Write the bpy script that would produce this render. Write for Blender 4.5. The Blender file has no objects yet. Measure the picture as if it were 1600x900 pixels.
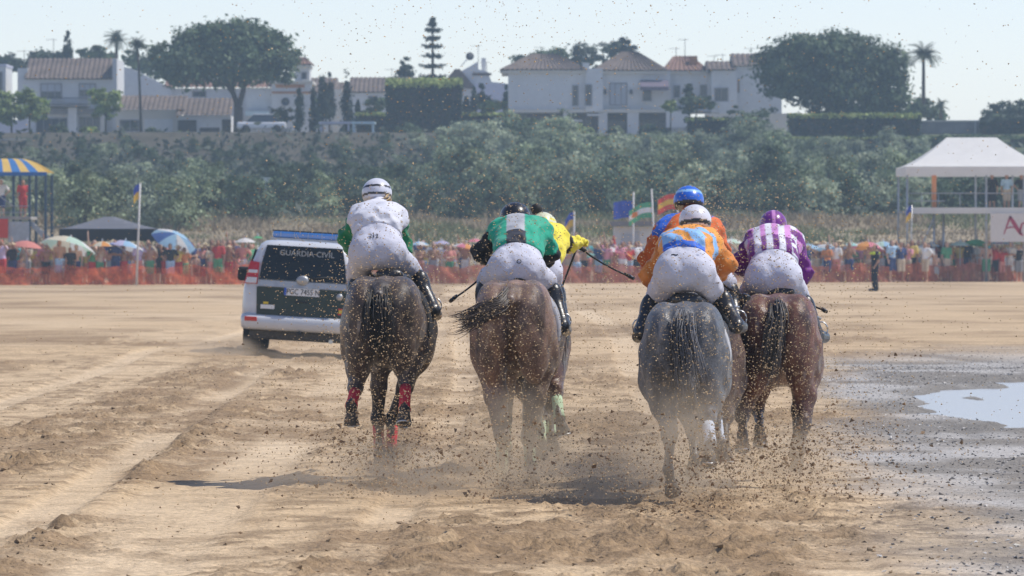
import bpy, bmesh, math, random
import numpy as np
from mathutils import Vector, Matrix
R = random.Random(7)
NR = np.random.default_rng(11)
S = bpy.context.scene
COL = S.collection
rad = math.radians
# ---------------------------------------------------------------- camera, sky, sun, exposure
F, H, HZ = 8888.9, 1.84, 378.0          # focal length in pixels of the 1600 px photograph, eye height, horizon row
cd = bpy.data.cameras.new("camera"); cam = bpy.data.objects.new("camera", cd); COL.objects.link(cam)
cd.sensor_width = 36; cd.lens = 200; cd.shift_y = (HZ - 450) / 1600; cd.clip_start = .5; cd.clip_end = 20000
cam.location = (0, 0, H); cam.rotation_euler = (rad(90), 0, 0)
cd.dof.use_dof = True; cd.dof.focus_distance = 42.6; cd.dof.aperture_fstop = 9.5
S.camera = cam
SUN_EL, SUN_AZ = 56, 79                  # azimuth clockwise from the view direction
w = bpy.data.worlds.new("World"); S.world = w; w.use_nodes = True
nt = w.node_tree; bg = nt.nodes["Background"]; sky = nt.nodes.new("ShaderNodeTexSky")
sky.sky_type = 'NISHITA'; sky.sun_disc = False; sky.sun_elevation = rad(SUN_EL); sky.sun_rotation = rad(SUN_AZ)
sky.air_density = .8; sky.dust_density = .1; sky.ozone_density = .8
tint = nt.nodes.new('ShaderNodeVectorMath'); tint.operation = 'MULTIPLY'; tint.inputs[1].default_value = (1.05, .965, 1.03)
nt.links.new(sky.outputs[0], tint.inputs[0]); nt.links.new(tint.outputs[0], bg.inputs[0]); bg.inputs[1].default_value = .15
sd = bpy.data.lights.new("sun", 'SUN'); sun = bpy.data.objects.new("sun", sd); COL.objects.link(sun)
sd.energy = 4.2; sd.angle = rad(.5); sd.color = (1, .95, .87)
sv = Vector((math.sin(rad(SUN_AZ)) * math.cos(rad(SUN_EL)), math.cos(rad(SUN_AZ)) * math.cos(rad(SUN_EL)), math.sin(rad(SUN_EL))))
sun.rotation_euler = sv.to_track_quat('Z', 'Y').to_euler(); sun.location = (20, 0, 60)
S.view_settings.view_transform = 'Standard'; S.view_settings.look = 'None'; S.view_settings.gamma = 1
S.view_settings.exposure = 0.0
S.cycles.max_bounces = 6; S.cycles.transparent_max_bounces = 12; S.cycles.volume_bounces = 1
S.cycles.use_denoising = True

def P(px, py, d):
    """the point at distance d that the photograph shows at pixel px, py"""
    return Vector(((px - 800) / F * d, d, H + (HZ - py) / F * d))
def GX(px, d): return (px - 800) / F * d
def GD(py): return H * F / (py - HZ)     # distance of the flat ground seen at row py
# ---------------------------------------------------------------- helpers
def tag(o, label=None, cat=None, group=None, kind=None):
    for k, v in (('label', label), ('category', cat), ('group', group), ('kind', kind)):
        if v: o[k] = v
    return o
def ob(name, me, mats=None, parent=None, loc=None, rot=None):
    o = bpy.data.objects.new(name, me); COL.objects.link(o)
    if mats is not None:
        for m in (mats if isinstance(mats, (list, tuple)) else [mats]): me.materials.append(m)
    if parent is not None: o.parent = parent
    if loc is not None: o.location = loc
    if rot is not None: o.rotation_euler = rot
    return o
def empty(name, loc=(0, 0, 0), rz=0, parent=None):
    o = bpy.data.objects.new(name, None); COL.objects.link(o); o.location = loc; o.rotation_euler = (0, 0, rz)
    if parent is not None: o.parent = parent
    return o
def copy_tree(o, loc=None, rz=None):
    def cp(q, par):
        c = q.copy(); COL.objects.link(c); c.parent = par
        for ch in list(kids.get(q.name, [])): cp(ch, c)
        return c
    kids = {}
    def walk(q):
        kids[q.name] = list(q.children)
        for ch in q.children: walk(ch)
    walk(o)
    r = cp(o, None)
    if loc is not None: r.location = loc
    if rz is not None: r.rotation_euler = (0, 0, rz)
    return r
def mesh_np(name, v, f, smooth=True, col=None, mi=None):
    """v (n,3); f (m,k) of equal sided faces"""
    v = np.asarray(v, np.float32); f = np.asarray(f, np.int32)
    me = bpy.data.meshes.new(name); n, k = f.shape
    me.vertices.add(len(v)); me.vertices.foreach_set('co', v.ravel())
    me.loops.add(n * k); me.loops.foreach_set('vertex_index', f.ravel())
    me.polygons.add(n); me.polygons.foreach_set('loop_start', np.arange(0, n * k, k, dtype=np.int32))
    try: me.polygons.foreach_set('loop_total', np.full(n, k, np.int32))
    except Exception: pass
    me.polygons.foreach_set('use_smooth', np.full(n, smooth))
    if mi is not None: me.polygons.foreach_set('material_index', np.asarray(mi, np.int32))
    me.update(calc_edges=True)
    if col is not None:
        a = me.color_attributes.new('Col', 'FLOAT_COLOR', 'POINT')
        c = np.ones((len(v), 4), np.float32); c[:, :3] = col; a.data.foreach_set('color', c.ravel())
    return me
def mat(name, c=(.5, .5, .5), rough=.7, var=.2, scale=6, bump=0, bscale=40, attr=False, spec=.3, rnd=0, metal=0, sheen=0, trans=0, alpha=1, coat=0, var2=0, scale2=60, bdist=.01):
    m = bpy.data.materials.new(name); m.use_nodes = True; t = m.node_tree; n = t.nodes; L = t.links
    b = n['Principled BSDF']; b.inputs['Roughness'].default_value = rough; b.inputs['Metallic'].default_value = metal
    b.inputs['Specular IOR Level'].default_value = spec; b.inputs['Coat Weight'].default_value = coat; b.inputs['Sheen Weight'].default_value = sheen
    b.inputs['Transmission Weight'].default_value = trans; b.inputs['Alpha'].default_value = alpha
    tc = n.new('ShaderNodeTexCoord')
    def noise(sc, det=4):
        x = n.new('ShaderNodeTexNoise'); x.inputs['Scale'].default_value = sc; x.inputs['Detail'].default_value = det
        L.new(tc.outputs['Object'], x.inputs['Vector']); return x
    if attr:
        a = n.new('ShaderNodeAttribute'); a.attribute_name = 'Col'; src = a.outputs['Color']
    else:
        a = n.new('ShaderNodeRGB'); a.outputs[0].default_value = (*c, 1); src = a.outputs[0]
    def mul(fac_out, lo, hi):
        nonlocal src
        r = n.new('ShaderNodeMapRange'); r.inputs[1].default_value = .25; r.inputs[2].default_value = .75; r.inputs[3].default_value = lo; r.inputs[4].default_value = hi
        L.new(fac_out, r.inputs[0])
        x = n.new('ShaderNodeVectorMath'); x.operation = 'MULTIPLY'
        L.new(src, x.inputs[0]); L.new(r.outputs[0], x.inputs[1]); src = x.outputs[0]
    if var: mul(noise(scale).outputs[0], 1 - var, 1 + var)
    if var2: mul(noise(scale2, 2).outputs[0], 1 - var2, 1 + var2)
    if rnd:
        oi = n.new('ShaderNodeObjectInfo'); r = n.new('ShaderNodeMapRange'); r.inputs[3].default_value = 1 - rnd; r.inputs[4].default_value = 1 + rnd
        L.new(oi.outputs['Random'], r.inputs[0]); x = n.new('ShaderNodeVectorMath'); x.operation = 'MULTIPLY'
        L.new(src, x.inputs[0]); L.new(r.outputs[0], x.inputs[1]); src = x.outputs[0]
    L.new(src, b.inputs['Base Color'])
    if bump:
        bn = n.new('ShaderNodeBump'); bn.inputs['Strength'].default_value = bump; bn.inputs['Distance'].default_value = bdist
        L.new(noise(bscale, 3).outputs[0], bn.inputs['Height']); L.new(bn.outputs[0], b.inputs['Normal'])
    return m
class MB:
    """collects boxes, bars, tubes and polygons into one mesh"""
    def __init__(s): s.bm = bmesh.new()
    def box(s, x0, x1, y0, y1, z0, z1, bev=0, rot=None, seg=2, mi=0):
        r = bmesh.ops.create_cube(s.bm, size=1); vs = r['verts']
        M = Matrix.Translation(((x0 + x1) / 2, (y0 + y1) / 2, (z0 + z1) / 2))
        if rot is not None: M = M @ rot.to_4x4()
        M = M @ Matrix.Diagonal((abs(x1 - x0), abs(y1 - y0), abs(z1 - z0), 1))
        bmesh.ops.transform(s.bm, matrix=M, verts=vs)
        if mi:
            for f in {f for v in vs for f in v.link_faces}: f.material_index = mi
        if bev:
            es = {e for v in vs for e in v.link_edges}
            bmesh.ops.bevel(s.bm, geom=list(es), offset=bev, segments=seg, affect='EDGES', profile=.5, clamp_overlap=True)
        return s
    def tube(s, pts, r, seg=8, mi=0, caps=True):
        pts = [Vector(p) for p in pts]; rs = r if isinstance(r, (list, tuple)) else [r] * len(pts)
        rings = []
        for i, p in enumerate(pts):
            d = (pts[min(i + 1, len(pts) - 1)] - pts[max(i - 1, 0)]).normalized()
            u = d.cross(Vector((0, 0, 1)) if abs(d.z) < .95 else Vector((0, 1, 0))).normalized(); v = d.cross(u)
            rings.append([s.bm.verts.new(p + rs[i] * (math.cos(a) * u + math.sin(a) * v)) for a in [2 * math.pi * k / seg for k in range(seg)]])
        for a, b in zip(rings, rings[1:]):
            for k in range(seg):
                f = s.bm.faces.new((a[k], a[(k + 1) % seg], b[(k + 1) % seg], b[k])); f.smooth = True; f.material_index = mi
        if caps:
            for q in (rings[0], rings[-1]):
                f = s.bm.faces.new(q); f.material_index = mi
        return s
    def poly(s, pts, mi=0):
        f = s.bm.faces.new([s.bm.verts.new(p) for p in pts]); f.material_index = mi; return s
    def prism(s, pts, vec, mi=0):
        """a polygon pushed along vec"""
        a = [s.bm.verts.new(p) for p in pts]; b = [s.bm.verts.new(Vector(p) + Vector(vec)) for p in pts]
        n = len(a); fs = [s.bm.faces.new(a), s.bm.faces.new(b[::-1])]
        for k in range(n): fs.append(s.bm.faces.new((a[k], b[k], b[(k + 1) % n], a[(k + 1) % n])))
        for f in fs: f.material_index = mi
        return s
    def lathe(s, prof, seg=16, M=None, mi=0, smooth=True):
        M = M or Matrix.Identity(4); rings = []
        for r, z in prof:
            if r < 1e-5: rings.append([s.bm.verts.new(M @ Vector((0, 0, z)))])
            else: rings.append([s.bm.verts.new(M @ Vector((r * math.cos(2 * math.pi * k / seg), r * math.sin(2 * math.pi * k / seg), z))) for k in range(seg)])
        for a, b in zip(rings, rings[1:]):
            for k in range(seg):
                q = [a[k % len(a)], a[(k + 1) % len(a)], b[(k + 1) % len(b)], b[k % len(b)]]
                q = list(dict.fromkeys(q))
                if len(q) > 2:
                    f = s.bm.faces.new(q); f.smooth = smooth; f.material_index = mi
        return s
    def mesh(s, name):
        bmesh.ops.recalc_face_normals(s.bm, faces=s.bm.faces); me = bpy.data.meshes.new(name); s.bm.to_mesh(me); s.bm.free(); return me
    def build(s, name, mats, parent=None, loc=None, rot=None): return ob(name, s.mesh(name), mats, parent, loc, rot)
def text_mesh(body, size, depth=.003):
    cu = bpy.data.curves.new('lettering', 'FONT'); cu.body = body; cu.size = size; cu.extrude = depth; cu.align_x = 'CENTER'; cu.align_y = 'CENTER'; cu.resolution_u = 3
    o = bpy.data.objects.new('lettering', cu); COL.objects.link(o); bpy.context.view_layer.update()
    me = bpy.data.meshes.new_from_object(o.evaluated_get(bpy.context.evaluated_depsgraph_get()))
    bpy.data.objects.remove(o); bpy.data.curves.remove(cu); return me
# ---- signed distance fields polygonised with surface nets: one continuous skin for every body
class Sdf:
    def __init__(s): s.p = []
    def rc(s, a, b, ra, rb, k=.04): s.p.append(('c', np.array(a, float), np.array(b, float), ra, rb, k)); return s
    def el(s, c, r, k=.05, M=None): s.p.append(('e', np.array(c, float), np.array(r, float), M, None, k)); return s
    def join(s, *o):
        for q in o: s.p += q.p
        return s
    def bounds(s, pad=.06):
        lo = np.full(3, 1e9); hi = -lo
        for q in s.p:
            a, b = pbox(q); lo = np.minimum(lo, a); hi = np.maximum(hi, b)
        return lo - pad, hi + pad
def pbox(q):
    if q[0] == 'c':
        r = max(q[3], q[4]); return np.minimum(q[1], q[2]) - r, np.maximum(q[1], q[2]) + r
    r = q[2] if q[3] is None else np.full(3, q[2].max()); return q[1] - r, q[1] + r
def grid(lo, hi, h):
    n = np.ceil((hi - lo) / h).astype(int) + 1
    return [lo[i] + h * np.arange(n[i]) for i in range(3)]
def sd_eval(sdf, ax, h, infl=0.):
    f = np.full([len(a) for a in ax], .25, np.float32)
    for q in sdf.p:
        k = q[5]; m = k + .03 + 2 * h + max(infl, 0); a, b = pbox(q); sl = []
        for i in range(3):
            i0 = np.searchsorted(ax[i], a[i] - m); i1 = np.searchsorted(ax[i], b[i] + m); sl.append(slice(i0, i1))
        if any(x.start >= x.stop for x in sl): continue
        X = ax[0][sl[0]][:, None, None]; Y = ax[1][sl[1]][None, :, None]; Z = ax[2][sl[2]][None, None, :]
        if q[0] == 'c':
            A, B = q[1], q[2]; ab = B - A; l2 = max(ab @ ab, 1e-9)
            t = np.clip(((X - A[0]) * ab[0] + (Y - A[1]) * ab[1] + (Z - A[2]) * ab[2]) / l2, 0, 1)
            d = np.sqrt((X - A[0] - t * ab[0]) ** 2 + (Y - A[1] - t * ab[1]) ** 2 + (Z - A[2] - t * ab[2]) ** 2) - (q[3] + t * (q[4] - q[3]))
        else:
            x, y, z = X - q[1][0], Y - q[1][1], Z - q[1][2]
            if q[3] is not None:
                M = np.array(q[3]); x, y, z = [M[0][i] * x + M[1][i] * y + M[2][i] * z for i in range(3)]
            r = q[2]
            k0 = np.sqrt((x / r[0]) ** 2 + (y / r[1]) ** 2 + (z / r[2]) ** 2); k1 = np.sqrt((x / r[0] ** 2) ** 2 + (y / r[1] ** 2) ** 2 + (z / r[2] ** 2) ** 2)
            d = k0 * (k0 - 1) / np.maximum(k1, 1e-6)
        g = f[sl[0], sl[1], sl[2]]
        hh = np.clip(.5 + .5 * (d - g) / k, 0, 1); f[sl[0], sl[1], sl[2]] = d * (1 - hh) + g * hh - k * hh * (1 - hh)
    return f - infl
def nets(f, ax, h):
    s = f < 0; c = [s[i:s.shape[0] - 1 + i, j:s.shape[1] - 1 + j, k:s.shape[2] - 1 + k] for i in (0, 1) for j in (0, 1) for k in (0, 1)]
    cnt = sum(x.astype(np.int8) for x in c); I, J, K = np.nonzero((cnt > 0) & (cnt < 8))
    V = {(i, j, k): f[I + i, J + j, K + k] for i in (0, 1) for j in (0, 1) for k in (0, 1)}
    acc = np.zeros((len(I), 3)); n = np.zeros(len(I))
    for a in V:
        for axis in range(3):
            if a[axis]: continue
            b = list(a); b[axis] = 1; b = tuple(b); fa, fb = V[a], V[b]; cr = (fa < 0) != (fb < 0)
            t = np.where(cr, fa / np.where(cr, fa - fb, 1), 0); p = np.array(a, float)[None].repeat(len(I), 0); p[:, axis] += t
            acc += p * cr[:, None]; n += cr
    v = acc / n[:, None] + np.stack([I, J, K], 1); v = np.stack([ax[i][0] + h * v[:, i] for i in range(3)], 1)
    idx = np.full([x - 1 for x in f.shape], -1, np.int32); idx[I, J, K] = np.arange(len(I)); fs = []
    for axis in range(3):
        u, w_ = [(1, 2), (2, 0), (0, 1)][axis]
        a = [slice(None)] * 3; b = [slice(None)] * 3; a[axis] = slice(0, -1); b[axis] = slice(1, None)
        d = s[tuple(a)].astype(np.int8) - s[tuple(b)].astype(np.int8)
        E = np.array(np.nonzero(d)).T; E = E[(E[:, u] > 0) & (E[:, w_] > 0) & (E[:, u] < s.shape[u] - 1) & (E[:, w_] < s.shape[w_] - 1)]
        if not len(E): continue
        du = np.zeros(3, int); du[u] = 1; dw = np.zeros(3, int); dw[w_] = 1
        g = lambda e: idx[e[:, 0], e[:, 1], e[:, 2]]
        q = np.stack([g(E - du - dw), g(E - dw), g(E), g(E - du)], 1); sg = d[E[:, 0], E[:, 1], E[:, 2]]
        q[sg < 0] = q[sg < 0][:, ::-1]; fs.append(q[(q >= 0).all(1)])
    return v, np.concatenate(fs)
def sdf_mesh(name, sdf, h, infl=0., cut=None, colf=None, rough=None):
    """cut(X,Y,Z) gives a field to intersect with, rough(X,Y,Z) a displacement, colf(v) vertex colours"""
    lo, hi = sdf.bounds(.05 + max(infl, 0)); ax = grid(lo, hi, h); f = sd_eval(sdf, ax, h, infl)
    if rough or cut:
        X, Y, Z = ax[0][:, None, None], ax[1][None, :, None], ax[2][None, None, :]
        if rough: f = f + rough(X, Y, Z)
        if cut: f = np.maximum(f, cut(X, Y, Z))
    v, q = nets(f, ax, h)
    return mesh_np(name, v, q, True, None if colf is None else colf(v))
def hsh(i, j, s):
    x = np.sin(i * 127.1 + j * 311.7 + s * 74.7) * 43758.5453; return x - np.floor(x)
def vn(x, y, s=0):
    i, j = np.floor(x), np.floor(y); a, b = x - i, y - j; a = a * a * (3 - 2 * a); b = b * b * (3 - 2 * b)
    return (hsh(i, j, s) * (1 - a) + hsh(i + 1, j, s) * a) * (1 - b) + (hsh(i, j + 1, s) * (1 - a) + hsh(i + 1, j + 1, s) * a) * b
def fbm(x, y, s=0, o=4):
    t = 0; a = .5
    for k in range(o): t = t + a * vn(x * 2 ** k, y * 2 ** k, s + k); a *= .5
    return t / (1 - .5 ** o)
def sst(a, b, x):
    t = np.clip((x - a) / (b - a), 0, 1); return t * t * (3 - 2 * t)
# ---------------------------------------------------------------- beach
def grow(a, b, s0, s1):
    out = [a]
    while out[-1] < b: out.append(out[-1] + s0 + (s1 - s0) * (out[-1] - a) / (b - a))
    return out
xr = np.array(list(np.arange(0, 7.6, .046)) + list(7.6 * 1.14 ** np.arange(0, 50)))
gx = np.concatenate([-xr[:0:-1], xr])
gy = np.array(list(np.arange(18, 29.9, .4)) + grow(30, 60, .036, .055) + grow(60.1, 120, .06, .5) + grow(120.6, 300, .6, 1.2) + list(302 * 1.16 ** np.arange(0, 18)))
X, Y = np.meshgrid(gx, gy, indexing='ij')
def wet_edge(y): return np.interp(y, [25, 33, 40, 54, 74, 100, 120, 150], [2.9, 2.6, 2.5, 3.0, 4.0, 5.7, 9, 30])
def wetness(x, y):
    e = wet_edge(y) + (fbm(x * .9, y * .25, 3) - .5) * 1.6
    return sst(-.5, 1.1, x - e + .25) * (1 - sst(88, 104, y + (fbm(x * .5, y * .2, 5) - .5) * 14))
def pond(x, y):
    return ((x - 9.6 - (y - 66) * .07) / 4.85) ** 2 + ((y - 66) / 17.5) ** 2 + (fbm(x * 1.6, y * .5, 8) - .5) * .7
def tracks(x, y):
    """smooth pressed lanes left by the tyres: 0..1"""
    t = 0
    for c, wd, b in ((-3.42, .24, 0), (-2.05, .62, .3), (-.85, .2, .5), (-5.6, .22, .1), (1.9, .3, .2)):
        cx = c + .25 * np.sin(y * .05 + b * 9) - b * .0 * y
        t = np.maximum(t, (1 - sst(wd * .6, wd, np.abs(x - cx))))
    return t * (.55 + .45 * sst(.35, .6, fbm(x * .4, y * .12, 17)))
def churn(x, y):
    """loose, moist sand thrown up beside the lanes and under the hooves: 0..1"""
    a = (1 - sst(.4, .85, np.abs(x + 4.35 + .2 * np.sin(y * .06)))) * (.6 + .4 * sst(.45, .6, fbm(x * .6, y * .25, 23)))
    b = (1 - sst(.15, .55, np.abs(x + 2.9 + .15 * np.sin(y * .09)))) * sst(.34, .54, fbm(x * .7, y * .3, 29))
    c = sst(-1.5, -.9, x) * (1 - sst(1.6, 2.6, x)) * sst(.40, .62, fbm(x * .8, y * .35, 31)) * (1 - sst(60, 95, y))
    d = sst(.5, .68, fbm(x * .35, y * .12, 37)) * .7
    return np.clip(np.maximum(np.maximum(a, b), np.maximum(c, d)), 0, 1)
def ground_z(x, y):
    near = 1 - sst(90, 200, y)
    z = (fbm(x * .5, y * .45, 1) - .5) * .03 * near
    tr, ch = tracks(x, y), churn(x, y); wt = wetness(x, y)
    fine = (fbm(x * 3.2, y * 2.6, 41, 3) - .5)
    z = z + fine * (.02 + .05 * ch) * near * (1 - .6 * tr) * (1 - .75 * wt) - .03 * tr * near
    rid = np.maximum(0, np.sin(y * 6.5 + 3.5 * fbm(x * .8, y * .5, 43) + .6 * x)) ** 3 * sst(.42, .6, fbm(x * 1.3, y * 1.4, 47))
    z = z + rid * .022 * near * ch * (1 - .7 * wt)
    z = z + np.abs(fbm(x * 7, y * 6, 49, 2) - .5) * .05 * ch * near
    clod = np.maximum(0, vn(x * 7.5, y * 6.5, 91) - .62) * (.035 + .07 * ch) + np.maximum(0, vn(x * 13, y * 11, 93) - .60) * (.04 + .10 * ch)
    z = z + clod * near * (1 - .85 * tr) * (1 - .8 * wt) * sst(.35, .6, fbm(x * .9, y * .5, 95)) * 1.3
    z = z + .009 * (fbm(x * 9, y * .35, 99, 2) - .5) * 2 * (1 - sst(.4, .75, np.abs(x + 2.05))) * near
    p = pond(x, y); z = z - .10 * (1 - sst(.75, 1.15, p))
    z = z - .062 * np.clip(x + 3.38, -2, 2) * np.exp(-((y - 91) / 7) ** 2)          # the beach falls away to the water under the car
    return z
def ground_h(x, y): return float(ground_z(np.array([float(x)]), np.array([float(y)]))[0])
Z = ground_z(X, Y)
tr, ch, wt = tracks(X, Y), churn(X, Y), wetness(X, Y)
dry = np.array([.56, .41, .25]); pale = np.array([.645, .495, .325]); moist = np.array([.295, .20, .115]); wetc = np.array([.225, .21, .19]); shell = np.array([.43, .415, .395])
big = fbm(X * .25, Y * .07, 53)[..., None]
c = dry + (pale - dry) * np.clip(.8 * tr[..., None] + (big - .45) * 1.6, 0, 1)
m = np.clip(ch * (.5 + 1.0 * sst(.34, .6, fbm(X * 2.2, Y * 1.1, 59))), 0, 1)[..., None]; c = c + (moist - c) * m * .9
st = sst(.55, .72, fbm(X * 1.1, Y * 3.2, 61))[..., None] * .6 * (1 - tr[..., None]); c = c + (moist - c) * st
pit = (np.maximum(0, vn(X * 7.5, Y * 6.5, 91) - .58) * 2.8 * sst(.35, .6, fbm(X * .9, Y * .5, 95)) * (1 - .8 * tr) * (1 - sst(70, 120, Y)))[..., None]; c = c + (moist * .75 - c) * np.clip(pit, 0, .85)
st2 = (sst(.56, .68, fbm(X * 3.1, Y * 2.2, 63)) * (1 - .7 * tr) * (1 - sst(60, 110, Y)))[..., None] * .6; c = c + (moist * .8 - c) * st2
wm = (wetc + (shell - wetc) * sst(.4, .65, fbm(X * .9, Y * .5, 67))[..., None]); c = c + (wm - c) * (wt * .92)[..., None]
pd = (1 - sst(.9, 1.35, pond(X, Y)))[..., None]; c = c + (np.array([.20, .185, .165]) - c) * pd * .8
nx_, ny_ = X.shape; ii = np.arange(nx_ * ny_).reshape(nx_, ny_)
q = np.stack([ii[:-1, :-1], ii[1:, :-1], ii[1:, 1:], ii[:-1, 1:]], -1).reshape(-1, 4)
m_sand = mat('sand', attr=True, rough=.9, var=.12, scale=2.5, bump=.8, bscale=28, var2=.3, scale2=22, spec=.15, bdist=.03)
o = ob('beach_sand', mesh_np('beach_sand', np.stack([X, Y, Z], -1).reshape(-1, 3), q, True, np.clip(c, 0, 1).reshape(-1, 3)), m_sand)
tag(o, 'pale brown beach sand cut by tyre lanes and hoof marks', kind='structure')
# shallow water standing beside the wet shell bank
def water_mat(name, rough=.2):
    m = mat(name, (.46, .43, .39), rough, 0, spec=.5); t = m.node_tree; n, L = t.nodes, t.links
    tc = n.new('ShaderNodeTexCoord'); mp = n.new('ShaderNodeMapping'); mp.inputs['Scale'].default_value = (1.2, 2.6, 1); no = n.new('ShaderNodeTexNoise'); no.inputs['Scale'].default_value = 2.2; no.inputs['Detail'].default_value = 3
    b = n.new('ShaderNodeBump'); b.inputs['Strength'].default_value = .22; b.inputs['Distance'].default_value = .03
    L.new(tc.outputs['Object'], mp.inputs[0]); L.new(mp.outputs[0], no.inputs['Vector']); L.new(no.outputs[0], b.inputs['Height']); L.new(b.outputs[0], n['Principled BSDF'].inputs['Normal']); return m
xs = np.linspace(3.2, 16.5, 60); ys = np.linspace(45, 88, 110); A, B = np.meshgrid(xs, ys, indexing='ij'); ii = np.arange(A.size).reshape(A.shape)
q = np.stack([ii[:-1, :-1], ii[1:, :-1], ii[1:, 1:], ii[:-1, 1:]], -1).reshape(-1, 4)
keep = (pond(A, B).ravel()[q].min(1) < 1.25); q = q[keep]; u, inv = np.unique(q, return_inverse=True)
v = np.stack([A, B, np.full_like(A, -.052)], -1).reshape(-1, 3)[u]
tag(ob('shallow_water', mesh_np('shallow_water', v, inv.reshape(-1, 4)), water_mat('water')), 'shallow bright water lying on the beach beside grey shells', kind='structure')

# ---------------------------------------------------------------- bluff behind the beach and the terrace the houses stand on
def bluff_z(x, y):
    n = (fbm(x * .06, y * .05, 71) - .5)
    e = 436 + 5 * np.sin(x * .07)
    left = 1 - sst(-4, 14, x)
    zt = 10.35 - 2.6 * sst(8, 34, x) * 0 
    z = np.interp(y, [248, 267, 272, 280, 290, 305, 330], [-.5, -.3, .1, 1.0, 2.0, 3.1, 3.6]) * 1.0
    z = np.where(y > 305, np.interp(y + 436 - e, [305, 350, 398, 414, 434, 442], [3.1, 4.6, 6.2, 7.1, 8.9, 10.3]), z)
    return z + n * 1.1 * sst(268, 285, y) * (1 - sst(395, 425, y))
bx = np.linspace(-260, 260, 261); by = np.array(list(np.arange(246, 450, 2.)) + list(np.arange(452, 700, 8.)) + [800, 1000, 1400, 2200, 3400])
A, B = np.meshgrid(bx, by, indexing='ij'); C = bluff_z(A, B); ii = np.arange(A.size).reshape(A.shape)
q = np.stack([ii[:-1, :-1], ii[1:, :-1], ii[1:, 1:], ii[:-1, 1:]], -1).reshape(-1, 4)
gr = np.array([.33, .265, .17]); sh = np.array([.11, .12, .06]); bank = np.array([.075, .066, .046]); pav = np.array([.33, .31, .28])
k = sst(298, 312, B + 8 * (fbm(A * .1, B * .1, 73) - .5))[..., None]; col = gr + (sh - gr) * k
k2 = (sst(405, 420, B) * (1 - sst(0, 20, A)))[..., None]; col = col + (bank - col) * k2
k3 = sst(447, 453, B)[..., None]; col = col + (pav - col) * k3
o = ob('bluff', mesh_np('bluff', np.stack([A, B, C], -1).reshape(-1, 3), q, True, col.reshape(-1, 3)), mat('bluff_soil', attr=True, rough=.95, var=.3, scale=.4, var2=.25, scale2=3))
tag(o, 'dune and bluff slope rising behind the beach to the terrace', kind='structure')
def bz(x, y): return float(bluff_z(np.array([float(x)]), np.array([float(y)]))[0])
TZ = 10.3                                  # terrace height

# ---------------------------------------------------------------- foliage
def leaf_mesh(name, blobs, n, size, seed=0, shell=.55, clump=.16, ncl=None, flat=0.6):
    """many small leaf faces gathered in clumps through the blobs (cx,cy,cz,rx,ry,rz)"""
    g = np.random.default_rng(seed); b = np.array(blobs, float); wgt = (b[:, 3] * b[:, 4] * b[:, 5]) ** .67; wgt /= wgt.sum()
    ncl = ncl or max(20, n // 48); bi = g.choice(len(b), ncl, p=wgt)
    d = g.normal(size=(ncl, 3)); d /= np.linalg.norm(d, axis=1)[:, None]; rr = shell + (1 - shell) * g.random(ncl) ** .6
    cc = b[bi, :3] + d * rr[:, None] * b[bi, 3:]; cs = clump * (b[bi, 3:].mean(1)) * (.6 + .8 * g.random(ncl))
    li = g.integers(0, ncl, n); p = cc[li] + g.normal(size=(n, 3)) * cs[li, None] * np.array([1, 1, flat])
    nn = g.normal(size=(n, 3)) * .55 + d[li] * 1.0 + np.array([0, 0, .45]); nn /= np.linalg.norm(nn, axis=1)[:, None]
    t = np.cross(nn, g.normal(size=(n, 3))); t /= np.linalg.norm(t, axis=1)[:, None]; s = np.cross(nn, t)
    sz = size * (.6 + .8 * g.random(n))[:, None]
    v = np.stack([p - t * sz, p + s * sz * .55, p + t * sz, p - s * sz * .55], 1).reshape(-1, 3)
    tone = .6 + .8 * g.random(ncl); tl = (tone[li] * (.85 + .3 * g.random(n)))
    return mesh_np(name, v, np.arange(4 * n).reshape(n, 4), False, np.repeat(np.stack([tl] * 3, 1), 4, 0))
def leaf_mat(name, c, warm=(1, 1, 1), rough=.6, rnd=.1):
    m = mat(name, attr=True, rough=rough, var=.25, scale=.5, spec=.25, rnd=rnd); t = m.node_tree; n, L = t.nodes, t.links
    b = n['Principled BSDF']; src = b.inputs['Base Color'].links[0].from_socket
    x = n.new('ShaderNodeVectorMath'); x.operation = 'MULTIPLY'; x.inputs[1].default_value = c; L.new(src, x.inputs[0]); L.new(x.outputs[0], b.inputs['Base Color'])
    tr_ = n.new('ShaderNodeBsdfTranslucent'); L.new(x.outputs[0], tr_.inputs[0]); mx = n.new('ShaderNodeMixShader'); mx.inputs[0].default_value = .2
    L.new(b.outputs[0], mx.inputs[1]); L.new(tr_.outputs[0], mx.inputs[2]); L.new(mx.outputs[0], n['Material Output'].inputs['Surface']); return m
M_pine = leaf_mat('pine_needles', (.10, .14, .065)); M_olive = leaf_mat('grey_green_leaves', (.235, .28, .16), rnd=.3); M_dark = leaf_mat('dark_leaves', (.045, .065, .035))
M_bright = leaf_mat('fresh_leaves', (.25, .32, .09)); M_mid = leaf_mat('green_leaves', (.10, .14, .065)); M_cyp = leaf_mat('cypress_leaves', (.03, .048, .03)); M_reed = leaf_mat('reed_leaves', (.14, .19, .09))
M_suntop = leaf_mat('sunlit_top_leaves', (.34, .40, .12)); M_hedge = leaf_mat('hedge_leaves', (.05, .072, .045)); M_bark = mat('bark', (.10, .075, .055), .95, .35, 3, .6, 12); M_palm = leaf_mat('palm_leaves', (.07, .09, .045))  # sun on the hedge tops is painted in as a brighter leaf colour
def trunk(name, parent, pts, r0, r1, limbs=()):
    m = MB(); n = len(pts); m.tube(pts, [r0 + (r1 - r0) * i / (n - 1) for i in range(n)], 10)
    for l in limbs: m.tube(l[0], [l[1] + (l[2] - l[1]) * i / (len(l[0]) - 1) for i in range(len(l[0]))], 7)
    return m.build(name, M_bark, parent)
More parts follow.
